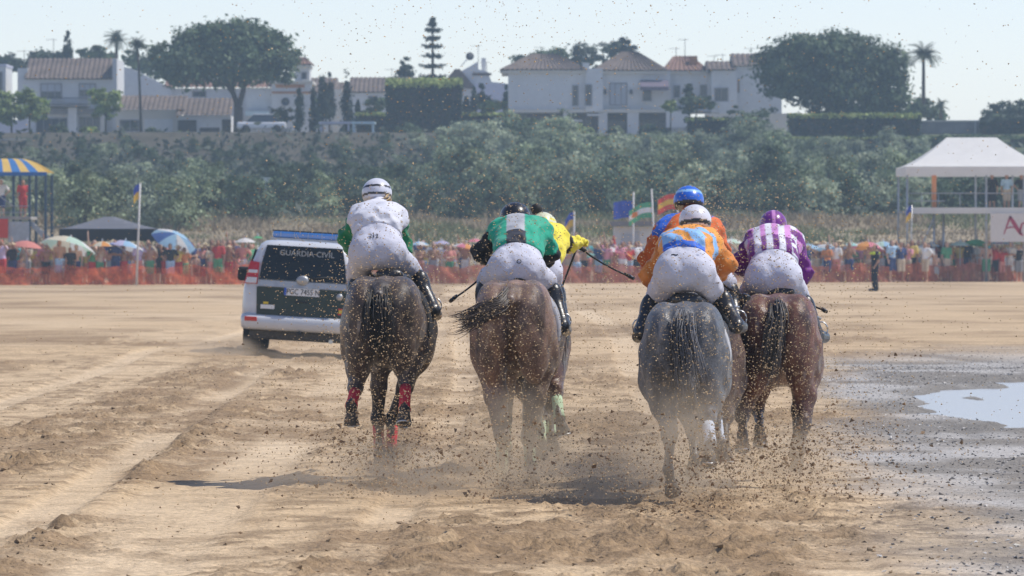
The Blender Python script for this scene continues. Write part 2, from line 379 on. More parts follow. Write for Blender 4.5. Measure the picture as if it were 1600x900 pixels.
# shrubs of the slope: a few shapes, each shrub a copy of one
shr = []
for i in range(7):
    g = random.Random(100 + i); bl = []
    for k in range(7):
        a = g.uniform(0, 6.28); r = g.uniform(0, 1.3); bl.append((r * math.cos(a), r * math.sin(a) * .8, g.uniform(.6, 2.5), g.uniform(.5, 1.0), g.uniform(.5, .9), g.uniform(.5, 1.0)))
    bl.append((0, 0, .9, 1.7, 1.3, 1.0))
    shr.append((leaf_mesh('shrub', bl, 2600, .105, 200 + i, .45, .3), MB()))
shr_me = [a for a, b in shr]
for a in shr_me: a.materials.append(M_olive)
stem = MB()
for k in range(6):
    a = k * 1.05; stem.tube([(0, 0, -.3), (.3 * math.cos(a), .3 * math.sin(a), .8), (.8 * math.cos(a), .7 * math.sin(a), 1.9)], [.06, .045, .02], 5)
stem_me = stem.mesh('stem'); stem_me.materials.append(M_bark)
NSH = [0]
tones = ['silvery', 'grey green', 'olive green', 'dusty green', 'pale green']
spots_txt = [(0, 'behind the striped awning tower'), (40, 'beyond the striped awning edge'), (80, 'behind the black gazebo'), (150, 'behind the gazebo peak'), (200, 'behind the white flagpole'), (250, 'beyond the blue parasol'), (330, 'beyond the police car'), (420, 'above the police light bar'), (520, 'beyond the white clad jockey'), (610, 'past the white striped helmet'), (660, 'short of the black helmet'), (760, 'beyond the green clad jockey'), (850, 'beyond the yellow sleeved jockey'), (940, 'beyond the three flags'), (1060, 'beyond the blue helmet jockey'), (1120, 'between blue and purple helmets'), (1180, 'beyond the purple helmet jockey'), (1245, 'past the purple helmet'), (1310, 'beyond the standing steward'), (1370, 'short of the white pavilion'), (1415, 'behind the pavilion corner post'), (1500, 'behind the white pavilion ridge')]
def place_txt(px):
    t = spots_txt[0][1]
    for a, b in spots_txt:
        if px >= a: t = b
    return t
def shrub(px, d, sc, name='shrub', me=None, m=None, lab=None, wide=1):
    x = GX(px, d); root = empty(name, (x, d, bz(x, d)), R.uniform(0, 6.28))
    f = ob('foliage', me or R.choice(shr_me), None, root); f.scale = (sc * wide, sc * wide, sc)
    if m: f.material_slots[0].link = 'OBJECT'; f.material_slots[0].material = m
    s_ = ob('stem', stem_me, None, root); s_.scale = (sc, sc, sc)
    row = 'foot' if d < 330 else 'middle' if d < 385 else 'crest'
    tag(root, lab or '%s %s shrub at the bluff %s %s' % ('low' if sc < .5 else 'medium' if sc < .8 else 'tall' if sc < 1 else 'big', 'olive green' if m is None else m['w'], row, place_txt(px)), 'shrub', 'shrubs covering the bluff slope')
    return root
M_o2 = leaf_mat('silver_leaves', (.34, .385, .25), rnd=.15); M_o2['w'] = 'silvery grey'; M_o3 = leaf_mat('deep_green_leaves', (.085, .125, .065), rnd=.15); M_o3['w'] = 'dark green'; M_reed['w'] = 'bright green'  # silvery and dark green foliage tones for the slope shrubs
pick = lambda: R.choice([None, None, M_o2, M_o2, M_o3])
px = -40
while px < 1660:                           # crest row under the hedge, high only beyond x = 700
    if px > 690: shrub(px, R.uniform(414, 432), R.uniform(.42, .78), m=pick())
    else: shrub(px, R.uniform(403, 428), R.uniform(.28, .5), m=R.choice([M_o3, M_o3, None]))
    px += R.uniform(32, 46) if px > 690 else R.uniform(15, 23)
for a_, t_ in ((712, 200), (735, 188), (762, 186), (785, 196), (815, 184), (838, 196), (862, 186), (884, 182), (915, 204), (945, 200), (985, 206), (1020, 204), (1055, 200), (1095, 206), (1135, 192), (1158, 182), (1182, 186), (1205, 194), (1245, 206), (1290, 204), (1335, 208), (1385, 204), (1430, 210), (1480, 208), (1530, 206), (655, 208), (690, 204)):
    shrub(a_, R.uniform(430, 436), (232 - t_) / 20.4 / 2.35, m=R.choice([None, M_o2, M_o2, None, M_reed]), wide=1.25)
px = -30
while px < 1660:
    shrub(px, R.uniform(362, 396), R.uniform(.7, 1.05) if px > 680 else R.uniform(.32, .6), m=pick() if (px < 330 or px > 700) else M_o3); px += R.uniform(36, 50)
px = -30
while px < 1660:
    shrub(px, R.uniform(322, 350), R.uniform(.85, 1.2) if px > 640 else R.uniform(.7, .95), m=(pick() if (px < 370 or px > 640) else R.choice([M_o3, M_o3, None]))); px += R.uniform(38, 54)
px = -20
while px < 1640:
    if px < 330: shrub(px, R.uniform(296, 312), R.uniform(.8, 1.15), m=R.choice([None, M_o2, M_reed, None]))
    else: shrub(px, R.uniform(304, 316), R.uniform(.7, 1.0), m=R.choice([None, M_o3, M_o3, M_o2]))
    px += R.uniform(44, 60)
# undergrowth between the shrubs and dry grass on the dune: nobody could count them
g = np.random.default_rng(5); n = 30000
ux = g.uniform(-75, 75, n); uy = g.uniform(306, 436, n); uz = bluff_z(ux, uy) + g.random(n) * .9; keep = (np.abs(ux) < uy * .11) & ((uy < 402) | (ux > 8) | (fbm(ux * .3, uy * .3, 85) > .40)); ux, uy, uz = ux[keep], uy[keep], uz[keep]; n = len(ux)
nn = g.normal(size=(n, 3)); nn /= np.linalg.norm(nn, axis=1)[:, None]; t = np.cross(nn, g.normal(size=(n, 3))); t /= np.linalg.norm(t, axis=1)[:, None]; s = np.cross(nn, t); sz = .3 * (.5 + g.random(n))[:, None]; p = np.stack([ux, uy, uz], 1)
v = np.stack([p - t * sz, p + s * sz * .5, p + t * sz, p - s * sz * .5], 1).reshape(-1, 3)
tn = (.7 + .6 * g.random(n)) * (.7 + .6 * fbm(ux * .15, uy * .15, 81))
tag(ob('undergrowth', mesh_np('undergrowth', v, np.arange(4 * n).reshape(n, 4), False, np.repeat(np.stack([tn, tn, tn], 1), 4, 0)), leaf_mat('undergrowth_leaves', (.06, .075, .05), rnd=0)), 'low undergrowth filling the bluff slope between shrubs', kind='stuff')
n = 70000; ux = g.uniform(-40, 40, n); uy = g.uniform(272, 311, n); keep = np.abs(ux) < uy * .105; ux, uy = ux[keep], uy[keep]; n = len(ux); uz = bluff_z(ux, uy)
pt = sst(.3, .7, fbm(ux * .35, uy * .2, 83)); hh = (.15 + .25 * g.random(n)) * (.4 + 1.2 * pt); a = g.uniform(0, 6.28, n); lx, ly = g.normal(size=n) * .55, g.normal(size=n) * .5; wd = .05
v = np.stack([np.stack([ux - wd * np.cos(a), uy - wd * np.sin(a), uz - .05], 1), np.stack([ux + wd * np.cos(a), uy + wd * np.sin(a), uz - .05], 1), np.stack([ux + lx * hh, uy + ly * hh, uz + hh], 1)], 1).reshape(-1, 3)
gc = np.array([.36, .285, .185])[None] * (.85 + .3 * g.random(n))[:, None]; gg = (fbm(ux * .25, uy * .12, 87) > .56); gc[gg] = gc[gg] * np.array([.6, .8, .6])
tag(ob('dry_grass', mesh_np('dry_grass', v, np.arange(3 * n).reshape(n, 3), False, np.repeat(gc, 3, 0)), mat('dry_grass', attr=True, rough=.9, var=.15)), 'tall dry straw coloured grass on the dune behind the crowd', kind='stuff')
# ---------------------------------------------------------------- trees on the terrace
def tree_root(name, px, d, label, cat='tree', group=None, z=None):
    x = GX(px, d); return tag(empty(name, (x, d, bz(x, d) if z is None else z)), label, cat, group)
def rel(root, px, py, d=None):
    p = P(px, py, d or root.location.y); return p - root.location
def crown_blobs(root, spec, depth=.8):
    s = F / root.location.y; out = []
    for px, py, rx, ry in spec:
        p = rel(root, px, py); out.append((p.x, p.y + R.uniform(-1, 1) * rx / s * .3, p.z, rx / s, rx / s * depth, ry / s))
    return out
# umbrella pine beside the left houses
D = 452
r = tree_root('umbrella_pine', 372, D, 'broad umbrella pine with forked trunk standing over the low tiled house', 'tree', 'umbrella pines')
trunk('trunk', r, [(0, 0, -.2), (.02, 0, 2.2), rel(r, 371, 165)], .40, .33, [([rel(r, 371, 168), rel(r, 362, 138), rel(r, 335, 110), rel(r, 300, 92)], .27, .08), ([rel(r, 373, 168), rel(r, 383, 130), rel(r, 395, 100), rel(r, 430, 80)], .25, .08), ([rel(r, 366, 150), rel(r, 352, 132), rel(r, 322, 126)], .14, .05), ([rel(r, 364, 142), rel(r, 366, 112), rel(r, 362, 80)], .16, .06)])
sp = [(300, 100, 58, 32), (262, 92, 26, 30), (330, 68, 50, 30), (375, 66, 55, 33), (345, 105, 60, 26), (405, 95, 52, 32), (438, 82, 30, 28), (440, 112, 24, 18), (300, 70, 34, 25), (375, 50, 42, 16), (420, 65, 32, 20), (275, 118, 26, 16), (335, 47, 30, 12), (395, 118, 30, 14)]
ob('crown', leaf_mesh('crown', crown_blobs(r, sp), 21000, .19, 301, .35, .22, ncl=800), M_pine, r)
# umbrella pine beside the right houses
D = 446
r = tree_root('umbrella_pine', 1300, D, 'huge dense umbrella pine hanging low beside the white house and palm', 'tree', 'umbrella pines')
trunk('trunk', r, [(0, 0, -.2), (-.1, 0, 2), rel(r, 1296, 140)], .5, .35, [([rel(r, 1296, 160), rel(r, 1265, 130), rel(r, 1230, 110)], .25, .08), ([rel(r, 1298, 165), rel(r, 1340, 130), rel(r, 1380, 120)], .25, .08)])
sp = [(1230, 110, 50, 36), (1210, 95, 34, 30), (1270, 80, 50, 26), (1310, 76, 55, 24), (1350, 90, 50, 32), (1390, 105, 34, 34), (1260, 130, 50, 30), (1310, 125, 60, 42), (1365, 140, 50, 36), (1400, 140, 26, 30), (1290, 155, 40, 24), (1340, 165, 44, 22), (1250, 70, 36, 14), (1320, 66, 40, 12), (1220, 140, 24, 14), (1395, 160, 28, 20), (1310, 180, 40, 14)]
ob('crown', leaf_mesh('crown', crown_blobs(r, sp), 26000, .19, 302, .3, .22, ncl=1000), M_pine, r)
def palm(px, d, base_y, top_y, rad_px, label, lean=0, tr=.16, nfr=36, seed=0, z=None):
    s = F / d; g = random.Random(seed); r = tree_root('palm_tree', px + lean, d, label, 'palm tree', 'palm trees', z)
    base = rel(r, px + lean, base_y); top = rel(r, px, top_y); mid = (base + top) / 2 + Vector((lean / s * .1, 0, 0))
    trunk('trunk', r, [base, mid, top], tr * 1.15, tr * .8); L_ = rad_px / s
    fr = None; tr_me = []
    for v_ in range(4):
        m = MB(); dr = .35 + .4 * v_ / 3; spine = []
        for k in range(7):
            t = k / 6; spine.append(Vector((L_ * t * (1 - .12 * t), 0, L_ * (.45 * t - dr * 1.25 * t * t))))
        for a, b in zip(spine, spine[1:]):
            wl = L_ * .30
            for sg in (-1, 1):
                for q_ in range(4):
                    p0 = a.lerp(b, q_ / 4); p1 = a.lerp(b, q_ / 4 + .16); e = p0 + Vector((wl * .45, sg * wl * (1.1 - .7 * (spine.index(a) / 6)), -wl * .35)); m.poly([p0, p1, e])
        m.tube(spine, [.03 * (1 - .12 * k) for k in range(7)], 4)
        me = m.mesh('frond'); me.color_attributes.new('Col', 'FLOAT_COLOR', 'POINT'); c = np.ones(len(me.vertices) * 4, np.float32); me.color_attributes[0].data.foreach_set('color', c); me.materials.append(M_palm); tr_me.append(me)
    for k in range(nfr):
        f = ob('frond', tr_me[k % 4], None, r, top + Vector((0, 0, g.uniform(-.15, .1)))); el = g.uniform(-.75, 1.15)
        f.rotation_euler = (0, -el, g.uniform(0, 6.28))
    return r
palm(182, 500, 160, 62, 23, 'tall palm with a round head rising behind the tiled two storey house', z=TZ, seed=1)
palm(215, 452, 218, 72, 20, 'slender dark palm with thin leaning trunk beside the low tiled house', lean=6, tr=.10, seed=2)
palm(1443, 455, 162, 86, 29, 'tall palm with drooping fronds standing clear against the sky', tr=.14, nfr=38, seed=3, z=TZ)
palm(1412, 470, 165, 95, 22, 'short palm half hidden behind the huge umbrella pine', tr=.16, seed=4, z=TZ)
palm(1470, 460, 185, 166, 16, 'low palm with small head on the far hedge', tr=.12, nfr=26, seed=5, z=TZ)
def bush_tree(name, px, d, spec, n, size, m, label, cat='tree', group=None, trunk_r=.12, base=None, seed=0, shell=.5, clump=.2, z=None, depth=.8):
    r = tree_root(name, px, d, label, cat, group, z); sp = crown_blobs(r, spec, depth); b0 = min(sp, key=lambda q: q[2])
    trunk('trunk', r, [(0, 0, -.3), (0, 0, max(.4, b0[2] - b0[5] * .5)), (0, 0, sum(q[2] for q in sp) / len(sp))], trunk_r, trunk_r * .55)
    ob('crown', leaf_mesh('crown', sp, n, size, seed, shell, clump), m, r); return r
bush_tree('round_tree', 165, 444, [(165, 160, 24, 18), (155, 150, 16, 14), (175, 148, 14, 14), (163, 175, 18, 12)], 2600, .14, M_bright, 'small bright round tree on a thin stem before the tiled house', 'tree', 'street trees', .08, seed=11)
bush_tree('round_tree', 18, 444, [(5, 168, 26, 20), (15, 180, 20, 14), (0, 155, 20, 12)], 2600, .14, M_bright, 'bright leafy tree at the edge, before the first white garden wall', 'tree', 'street trees', .09, seed=12)
bush_tree('round_tree', 46, 444, [(45, 165, 26, 22), (55, 175, 20, 16), (38, 152, 18, 12), (60, 160, 14, 12)], 2800, .14, M_bright, 'bright wide leafy tree before the tiled two storey house', 'tree', 'street trees', .09, seed=13)
for i, (px, top, bot, hw, d, lab) in enumerate([(105, 46, 100, 7, 520, 'dark narrow cypress rising alone behind the tiled roof'), (468, 134, 214, 6, 446, 'slim dark cypress left of the garden pergola, near the round window'), (490, 140, 212, 6, 449, 'thin cypress growing close to the pergola corner'), (504, 112, 196, 9, 458, 'tall full cypress behind the lilac pergola'), (515, 120, 190, 8, 462, 'cypress pressed against its taller neighbour behind the pergola'), (542, 122, 214, 9, 446, 'tall pointed cypress standing between the two pergolas'), (559, 158, 176, 3, 470, 'tiny cypress before the white wall of the middle house'), (729, 150, 176, 5, 470, 'small cypress at the clipped hedge corner'), (741, 139, 176, 5, 472, 'slim cypress second from the clipped hedge block'), (753, 132, 176, 6, 474, 'slim tall cypress between the hedge block and white villa'), (765, 152, 188, 7, 468, 'short bushy cypress nearest the white villa wall'), (791, 135, 178, 4, 476, 'cypress sliver pressed against the villa side wall')]):
    s = F / d; r = tree_root('cypress', px, d, lab, 'cypress', 'cypress trees', z=TZ); zt = rel(r, px, top).z; zb = max(0, rel(r, px, bot).z)
    bl = [(0, 0, zb + (zt - zb) * t, hw / s * q, hw / s * q, (zt - zb) * .2) for t, q in ((.2, .9), (.35, 1), (.5, .85), (.66, .65), (.8, .45), (.92, .25))]
    trunk('trunk', r, [(0, 0, -.2), (0, 0, zb + .5)], .1, .07); ob('crown', leaf_mesh('crown', bl, 1500, .12, 400 + i, .55, .25, flat=1.6), M_cyp, r)
bush_tree('conifer', 634, 500, [(634, 98, 8, 12), (634, 112, 14, 12), (632, 126, 22, 14), (620, 132, 20, 12)], 2400, .15, M_dark, 'dark pointed conifer behind the clipped hedge block', seed=21, z=TZ)
# norfolk pine with tiers of level branches
D = 490; r = tree_root('norfolk_pine', 676, D, 'tall norfolk pine with tiers of level branches against the sky', 'tree', z=TZ); s = F / D
trunk('trunk', r, [(0, 0, 0), rel(r, 676, 90), rel(r, 676, 28)], .2, .03)
v = []; g = np.random.default_rng(9)
for py, wd in ((31, 3), (38, 7), (46, 14), (59, 12), (71, 17), (86, 21), (102, 21), (118, 25)):
    p = rel(r, 676, py); L_ = wd / s
    for k in range(13):
        a = 2 * math.pi * k / 13 + py; L2 = L_ * g.uniform(.6, 1.1)
        for j in range(22):
            t = g.random() ** .7; c0 = np.array([p.x + math.cos(a) * L2 * t, p.y + math.sin(a) * L2 * t, p.z - .18 * L2 * math.sin(t * 2.6) + .12 * L2 * t * t + g.normal() * .05]); z_ = .085
            v += [c0 + g.normal(size=3) * z_ for _ in range(4)]
v = np.array(v); ob('crown', mesh_np('crown', v, np.arange(len(v)).reshape(-1, 4), False, np.ones((len(v), 3)) * .9), M_cyp, r)
# trees behind the roofs
for i, (px, d, spec, m, lab) in enumerate([
    (30, 520, [(20, 100, 18, 14), (5, 95, 14, 12)], M_dark, 'dark tree crowding the far edge behind the first roof'), (70, 530, [(70, 88, 30, 9), (55, 92, 20, 8)], M_dark, 'low dark tree line behind the two storey tiled roof'),
    (150, 525, [(150, 82, 18, 10), (165, 88, 14, 9), (128, 85, 8, 12)], M_mid, 'loose green tree behind the tiled roof beside the tall palm'), (230, 520, [(225, 90, 22, 30), (240, 105, 18, 20), (205, 85, 14, 22)], M_mid, 'tall green tree behind the thin leaning palm'),
    (850, 520, [(845, 88, 25, 10), (825, 92, 20, 8), (870, 86, 22, 8)], M_mid, 'green tree showing over the hip roof of the white villa'), (915, 530, [(915, 85, 24, 18), (900, 95, 18, 16), (935, 98, 14, 14)], M_dark, 'dark tree between the two hip roofs of the villa'),
    (960, 535, [(955, 75, 16, 14), (975, 72, 12, 12), (985, 80, 10, 14)], M_dark, 'feathery dark tree above the villa ridge'), (1575, 470, [(1570, 172, 30, 12), (1595, 166, 20, 10), (1550, 180, 20, 10), (1600, 180, 30, 16)], M_dark, 'dark tree group at the far end of the terrace'),
    (1450, 470, [(1440, 168, 22, 14), (1425, 175, 18, 14), (1465, 178, 18, 10)], M_mid, 'leafy tree at the foot of the tall palm'), (1560, 448, [(1560, 195, 22, 14), (1548, 205, 16, 12)], M_mid, 'rounded green bush above the pavilion roof')]):
    bush_tree('garden_tree', px, d, spec, 2200, .17, m, lab, seed=500 + i, z=TZ, group='trees behind the houses')
def hedge(name, x0, x1, y0, y1, d, dep, label, m=M_hedge, n=3000, seed=0, top=None, size=.13):
    """a clipped hedge filling the rectangle at distance d; its top painted a sunlit yellow green where wanted"""
    a, b = P(x0, y1, d), P(x1, y0, d); base = bz((a.x + b.x) / 2, d); z0 = min(a.z, base); r = tag(empty(name, ((a.x + b.x) / 2, d, z0)), label, 'hedge', 'clipped hedges of the terrace')
    w_, h_ = b.x - a.x, b.z - z0; g = np.random.default_rng(seed)
    m_ = MB(); m_.box(-w_ / 2 + .12, w_ / 2 - .12, .14, dep - .14, -.2, h_ - .14); m_.build('hedge_core', M_bark, r)
    p = np.stack([g.uniform(-w_ / 2, w_ / 2, n), g.choice([0, 1, 2], n, p=[.6, .1, .3]), g.uniform(0, h_, n)], 1); k = p[:, 1].copy()
    p[:, 1] = np.where(k == 0, g.uniform(0, .2, n), np.where(k == 1, dep - .1, g.uniform(0, dep, n))); p[k == 2, 2] = h_ - .05 + g.normal(size=(k == 2).sum()) * .07
    p += .26 * np.stack([fbm(p[:, 0] * 1.3 + i * 9, p[:, 2] * 1.3 + p[:, 1], seed + i) - .5 for i in range(3)], 1) * 2
    def lf(p, name, m):
        n = len(p); nn = g.normal(size=(n, 3)) + np.array([0, -.5, .5]); nn /= np.linalg.norm(nn, axis=1)[:, None]; t = np.cross(nn, g.normal(size=(n, 3))); t /= np.linalg.norm(t, axis=1)[:, None]; s = np.cross(nn, t); sz = size * (.6 + .8 * g.random(n))[:, None]
        tn = (.75 + .5 * g.random(n)) * (.7 + .6 * fbm(p[:, 0] * .9, p[:, 2] * .9, 3)); ob(name, mesh_np(name, np.stack([p - t * sz, p + s * sz * .6, p + t * sz, p - s * sz * .6], 1).reshape(-1, 3), np.arange(4 * n).reshape(n, 4), False, np.repeat(np.stack([tn] * 3, 1), 4, 0)), m, r)
    lf(p, 'foliage', m)
    if top:
        n2 = n // 2; q_ = np.stack([g.uniform(-w_ / 2, w_ / 2, n2), g.uniform(-.15, dep, n2), h_ + g.random(n2) ** 1.5 * top - .1 + .2 * (fbm(g.random(n2), g.random(n2)) - .5)], 1); lf(q_, 'sunlit_top', M_suntop)
    return r
hedge('hedge_block', 602, 722, 134, 212, 449, 5, 'huge clipped hedge block with top leaves painted sunlit bright', n=9000, seed=1, top=.75)
hedge('hedge', 372, 640, 218, 228, 440, 1.4, 'long low dark hedge along the road edge under the pergolas', n=5000, seed=2, top=.12)
hedge('hedge', 556, 606, 178, 196, 458, 1.2, 'dark hedge strip behind the pale blue pergola', n=1500, seed=3, top=.2)
hedge('hedge', 720, 798, 178, 214, 452, 2, 'dark hedge joining the hedge block to the white villa', n=2600, seed=4, top=.2)
hedge('hedge', 1072, 1140, 186, 214, 447, 2, 'dark hedge between the villa wall and the end house', n=2400, seed=5, top=.15)
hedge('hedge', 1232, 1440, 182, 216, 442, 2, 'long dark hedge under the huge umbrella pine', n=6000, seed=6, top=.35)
hedge('hedge', 1532, 1610, 186, 216, 444, 2, 'dark hedge at the far end above the pavilion', n=2600, seed=7)
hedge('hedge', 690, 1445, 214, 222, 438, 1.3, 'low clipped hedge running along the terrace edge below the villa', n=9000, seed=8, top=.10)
hedge('hedge', 1440, 1610, 214, 234, 437, 1.5, 'low green hedge on the bluff edge behind the pavilion', M_mid, 3000, seed=9)
for i, (px, d, spec, m, lab) in enumerate([(435, 447, [(435, 182, 20, 16), (425, 190, 14, 10), (447, 178, 12, 12)], M_dark, 'rounded dark bush before the house with the round window'), (500, 463, [(498, 165, 7, 25), (492, 180, 8, 14)], M_bright, 'bright climbing bush between the cypresses'), (590, 462, [(585, 166, 16, 10), (595, 160, 12, 10)], M_mid, 'green bush leaning on the middle house wall'),
    (1088, 446, [(1085, 163, 22, 14), (1105, 158, 14, 16), (1070, 168, 12, 10)], M_mid, 'flowering garden bush on the villa terrace wall'), (1078, 450, [(1078, 148, 7, 18)], M_dark, 'narrow dark shrub on the villa terrace'), (1048, 446, [(1046, 165, 9, 8)], M_bright, 'small bright bush beside the villa terrace wall'),
    (1170, 443, [(1165, 190, 28, 20), (1195, 180, 20, 14), (1150, 175, 12, 16)], M_mid, 'large bush under the end house wall'), (790, 442, [(795, 190, 16, 18), (805, 205, 18, 14)], M_olive, 'tall grey green shrub at the villa corner'), (885, 441, [(882, 190, 12, 20), (888, 205, 14, 14)], M_olive, 'tall grey shrub before the villa pillars'),
    (660, 441, [(640, 205, 20, 10), (690, 208, 22, 9)], M_mid, 'low shrub at the foot of the hedge block'), (765, 466, [(770, 165, 20, 6)], M_bright, 'bright bush on the wall beside the villa'), (300, 443, [(40, 213, 14, 5), (60, 214, 12, 4)], M_mid, 'low garden plants at the foot of the first house'), (95, 446, [(92, 203, 12, 9), (104, 207, 9, 7)], M_mid, 'leafy bush between the patio doors of the tiled house'), (140, 447, [(138, 206, 11, 7), (148, 209, 8, 5)], M_bright, 'low bright bush at the porch pillar'), (238, 446, [(232, 208, 12, 7), (246, 210, 12, 6)], M_mid, 'low bush before the white garage wing panel'), (290, 445, [(285, 211, 13, 5), (300, 212, 10, 4)], M_olive, 'low greyish bush before the dark garage doors'), (832, 447, [(828, 196, 18, 14), (846, 202, 12, 10)], M_mid, 'green bush hiding the villa arcade'), (908, 446, [(905, 203, 12, 9), (918, 206, 10, 7)], M_bright, 'bright bush between two villa pillars'), (1018, 446, [(1012, 203, 14, 9), (1030, 206, 11, 7)], M_mid, 'bush before the dark villa garage opening'), (965, 447, [(962, 205, 10, 8)], M_olive, 'small greyish bush in front of the villa doors')]):
    bush_tree('garden_bush', px if i < 11 or i > 11 else 50, d, spec, 1400, .13, m, lab, 'bush', 'garden bushes of the houses', .06, seed=600 + i, z=TZ - .2)
# ---------------------------------------------------------------- houses
M_white = mat('white_render', (.62, .62, .61), .9, .06, .6, .2, 6, var2=.05, scale2=3); M_cream = mat('cream_render', (.62, .58, .50), .9, .08, .5, .2, 6); M_tile = mat('roof_tile', (.15, .118, .102), .9, .25, .8, var2=.3, scale2=5, bump=.4, bscale=8)
M_tile2 = mat('red_roof_tile', (.22, .13, .10), .9, .25, .8, var2=.3, scale2=5); M_pane = mat('window_pane', (.05, .06, .075), .12, .1, 2, spec=.5); M_frame = mat('window_frame', (.25, .24, .24), .6, .1); M_shut = mat('shutter', (.42, .44, .47), .7, .1, 1)
M_gar = mat('garage_door', (.06, .05, .045), .7, .2, 2); M_trim = mat('terracotta_trim', (.42, .20, .10), .8, .2, 2); M_iron = mat('iron_rail', (.08, .08, .085), .6, .1); M_dkwall = mat('dark_stone', (.22, .21, .21), .9, .25, 1.2, .4, 8); M_lilac = mat('lilac_paint', (.52, .52, .60), .7, .1); M_ltblue = mat('pale_blue_paint', (.55, .68, .72), .6, .08)  # dark grey stone for walls, slabs and the villa ground floor
M_galv = mat('grey_metal', (.42, .43, .44), .45, .12, 8, metal=.6); M_awn = mat('awning_cloth', (.16, .13, .17), .9, .2)
def house(name, px0, px1, d, label, cat='house'):
    return tag(empty(name, (GX((px0 + px1) / 2, d), d, TZ)), label, cat, 'white houses on the terrace')
def wbox(r, name, px0, px1, py0, py1, m, dy=0, dep=6, par=None):
    a, b = rel(r, px0, py1), rel(r, px1, py0); return MB().box(a.x, b.x, dy, dy + dep, min(a.z, b.z) if py1 < 213 else -.15, b.z).build(name, m, par or r)
def ribs(r, name, eave, ridge, m=None, pitch=.38, par=None):
    """a tiled slope between two lines (left, right), rows of half round tiles running down it"""
    a0, a1, b0, b1 = [Vector(p) for p in (*eave, *ridge)]; W_ = max((a1 - a0).length, (b1 - b0).length); n = max(4, int(W_ / pitch)) * 4; nr = 6
    nrm = (a1 - a0).cross(((b0 + b1) - (a0 + a1))).normalized(); nrm = nrm if nrm.z > 0 else -nrm
    v = []
    for j in range(nr + 1):
        t = j / nr
        for i in range(n + 1):
            u = i / n; p = (a0.lerp(a1, u)).lerp(b0.lerp(b1, u), t); v.append(p + nrm * (.09 * abs(math.sin(math.pi * i / 4)) + .03 * (1 - (t * nr) % 1)))
    q = [(j * (n + 1) + i, j * (n + 1) + i + 1, (j + 1) * (n + 1) + i + 1, (j + 1) * (n + 1) + i) for j in range(nr) for i in range(n)]
    return ob(name, mesh_np(name, [tuple(x) for x in v], q, False), m or M_tile, par or r)
def gable_roof(r, px0, px1, pye, pyr, dep, m=None, over=.35, dy=0):
    e0, e1, z1 = rel(r, px0, pye), rel(r, px1, pye), rel(r, px0, pyr).z
    f = ribs(r, 'roof', ((e0.x, dy - over, e0.z), (e1.x, dy - over, e1.z)), ((e0.x, dy + dep / 2, z1), (e1.x, dy + dep / 2, z1)), m)
    ribs(r, 'roof_slope', ((e1.x, dy + dep + over, e0.z), (e0.x, dy + dep + over, e1.z)), ((e1.x, dy + dep / 2, z1), (e0.x, dy + dep / 2, z1)), m, par=f)
    g = MB()
    for x in (e0.x + .06, e1.x - .06): g.prism([(x, dy, e0.z - .05), (x, dy + dep, e0.z - .05), (x, dy + dep / 2, z1 - .1)], (.05, 0, 0))
    g.build('gable', M_white, f); return f
def hip_roof(r, px0, px1, pye, pyr, dep, rx0, rx1, m=None, over=.4, dy=0):
    e0, e1, z1 = rel(r, px0, pye), rel(r, px1, pye), rel(r, px0, pyr).z; c0, c1 = rel(r, rx0, pyr).x, rel(r, rx1, pyr).x; yb, yr = dy + dep + over, dy + dep / 2; yf = dy - over
    f = ribs(r, 'roof', ((e0.x, yf, e0.z), (e1.x, yf, e0.z)), ((c0, yr, z1), (c1, yr, z1)), m)
    ribs(r, 'roof_slope', ((e1.x, yf, e0.z), (e1.x, yb, e0.z)), ((c1, yr, z1), (c1, yr + .01, z1)), m, par=f); ribs(r, 'roof_slope', ((e0.x, yb, e0.z), (e0.x, yf, e0.z)), ((c0, yr + .01, z1), (c0, yr, z1)), m, par=f)
    ribs(r, 'roof_slope', ((e1.x, yb, e0.z), (e0.x, yb, e0.z)), ((c1, yr, z1), (c0, yr, z1)), m, par=f)
    MB().box(e0.x + .1, e1.x - .1, yf + .1, yb - .1, e0.z - .22, e0.z - .02).build('eaves', M_cream, f); return f
def win(r, px0, px1, py0, py1, dy=0, m=None, mull=1, name='window', shutter=0):
    a, b = rel(r, px0, py1), rel(r, px1, py0); t = .09; f = MB()
    f.box(a.x, a.x + t, dy - .06, dy + .1, a.z, b.z); f.box(b.x - t, b.x, dy - .06, dy + .1, a.z, b.z); f.box(a.x + t, b.x - t, dy - .06, dy + .1, b.z - t, b.z); f.box(a.x + t, b.x - t, dy - .06, dy + .1, a.z, a.z + t)
    for k in range(mull): x = a.x + (b.x - a.x) * (k + 1) / (mull + 1); f.box(x - .03, x + .03, dy - .05, dy + .1, a.z + t, b.z - t)
    w_ = f.build(name, M_frame, r)
    MB().box(a.x + t, b.x - t, dy - .02, dy - .005, a.z + t, b.z - t).build('pane', m or M_pane, w_)
    MB().box(a.x - .08, b.x + .08, dy - .16, dy - .062, a.z - .1, a.z - .003).build('sill', M_white, w_)
    if shutter: MB().box(a.x + t, b.x - t, dy - .04, dy - .022, b.z - t - (b.z - a.z) * shutter, b.z - t).build('shutter', M_shut, w_)
    return w_
def rail(r, px0, px1, py0, py1, dy, par=None):
    a, b = rel(r, px0, py1), rel(r, px1, py0); m = MB(); m.box(a.x, b.x, dy - .03, dy + .03, b.z - .06, b.z); m.box(a.x, b.x, dy - .02, dy + .02, a.z, a.z + .05); n = max(2, int((b.x - a.x) / .16))
    for k in range(n + 1): x = a.x + (b.x - a.x) * k / n; m.box(x - .012, x + .012, dy - .012, dy + .012, a.z + .05, b.z - .06)
    return m.build('balcony_rail', M_iron, par or r)
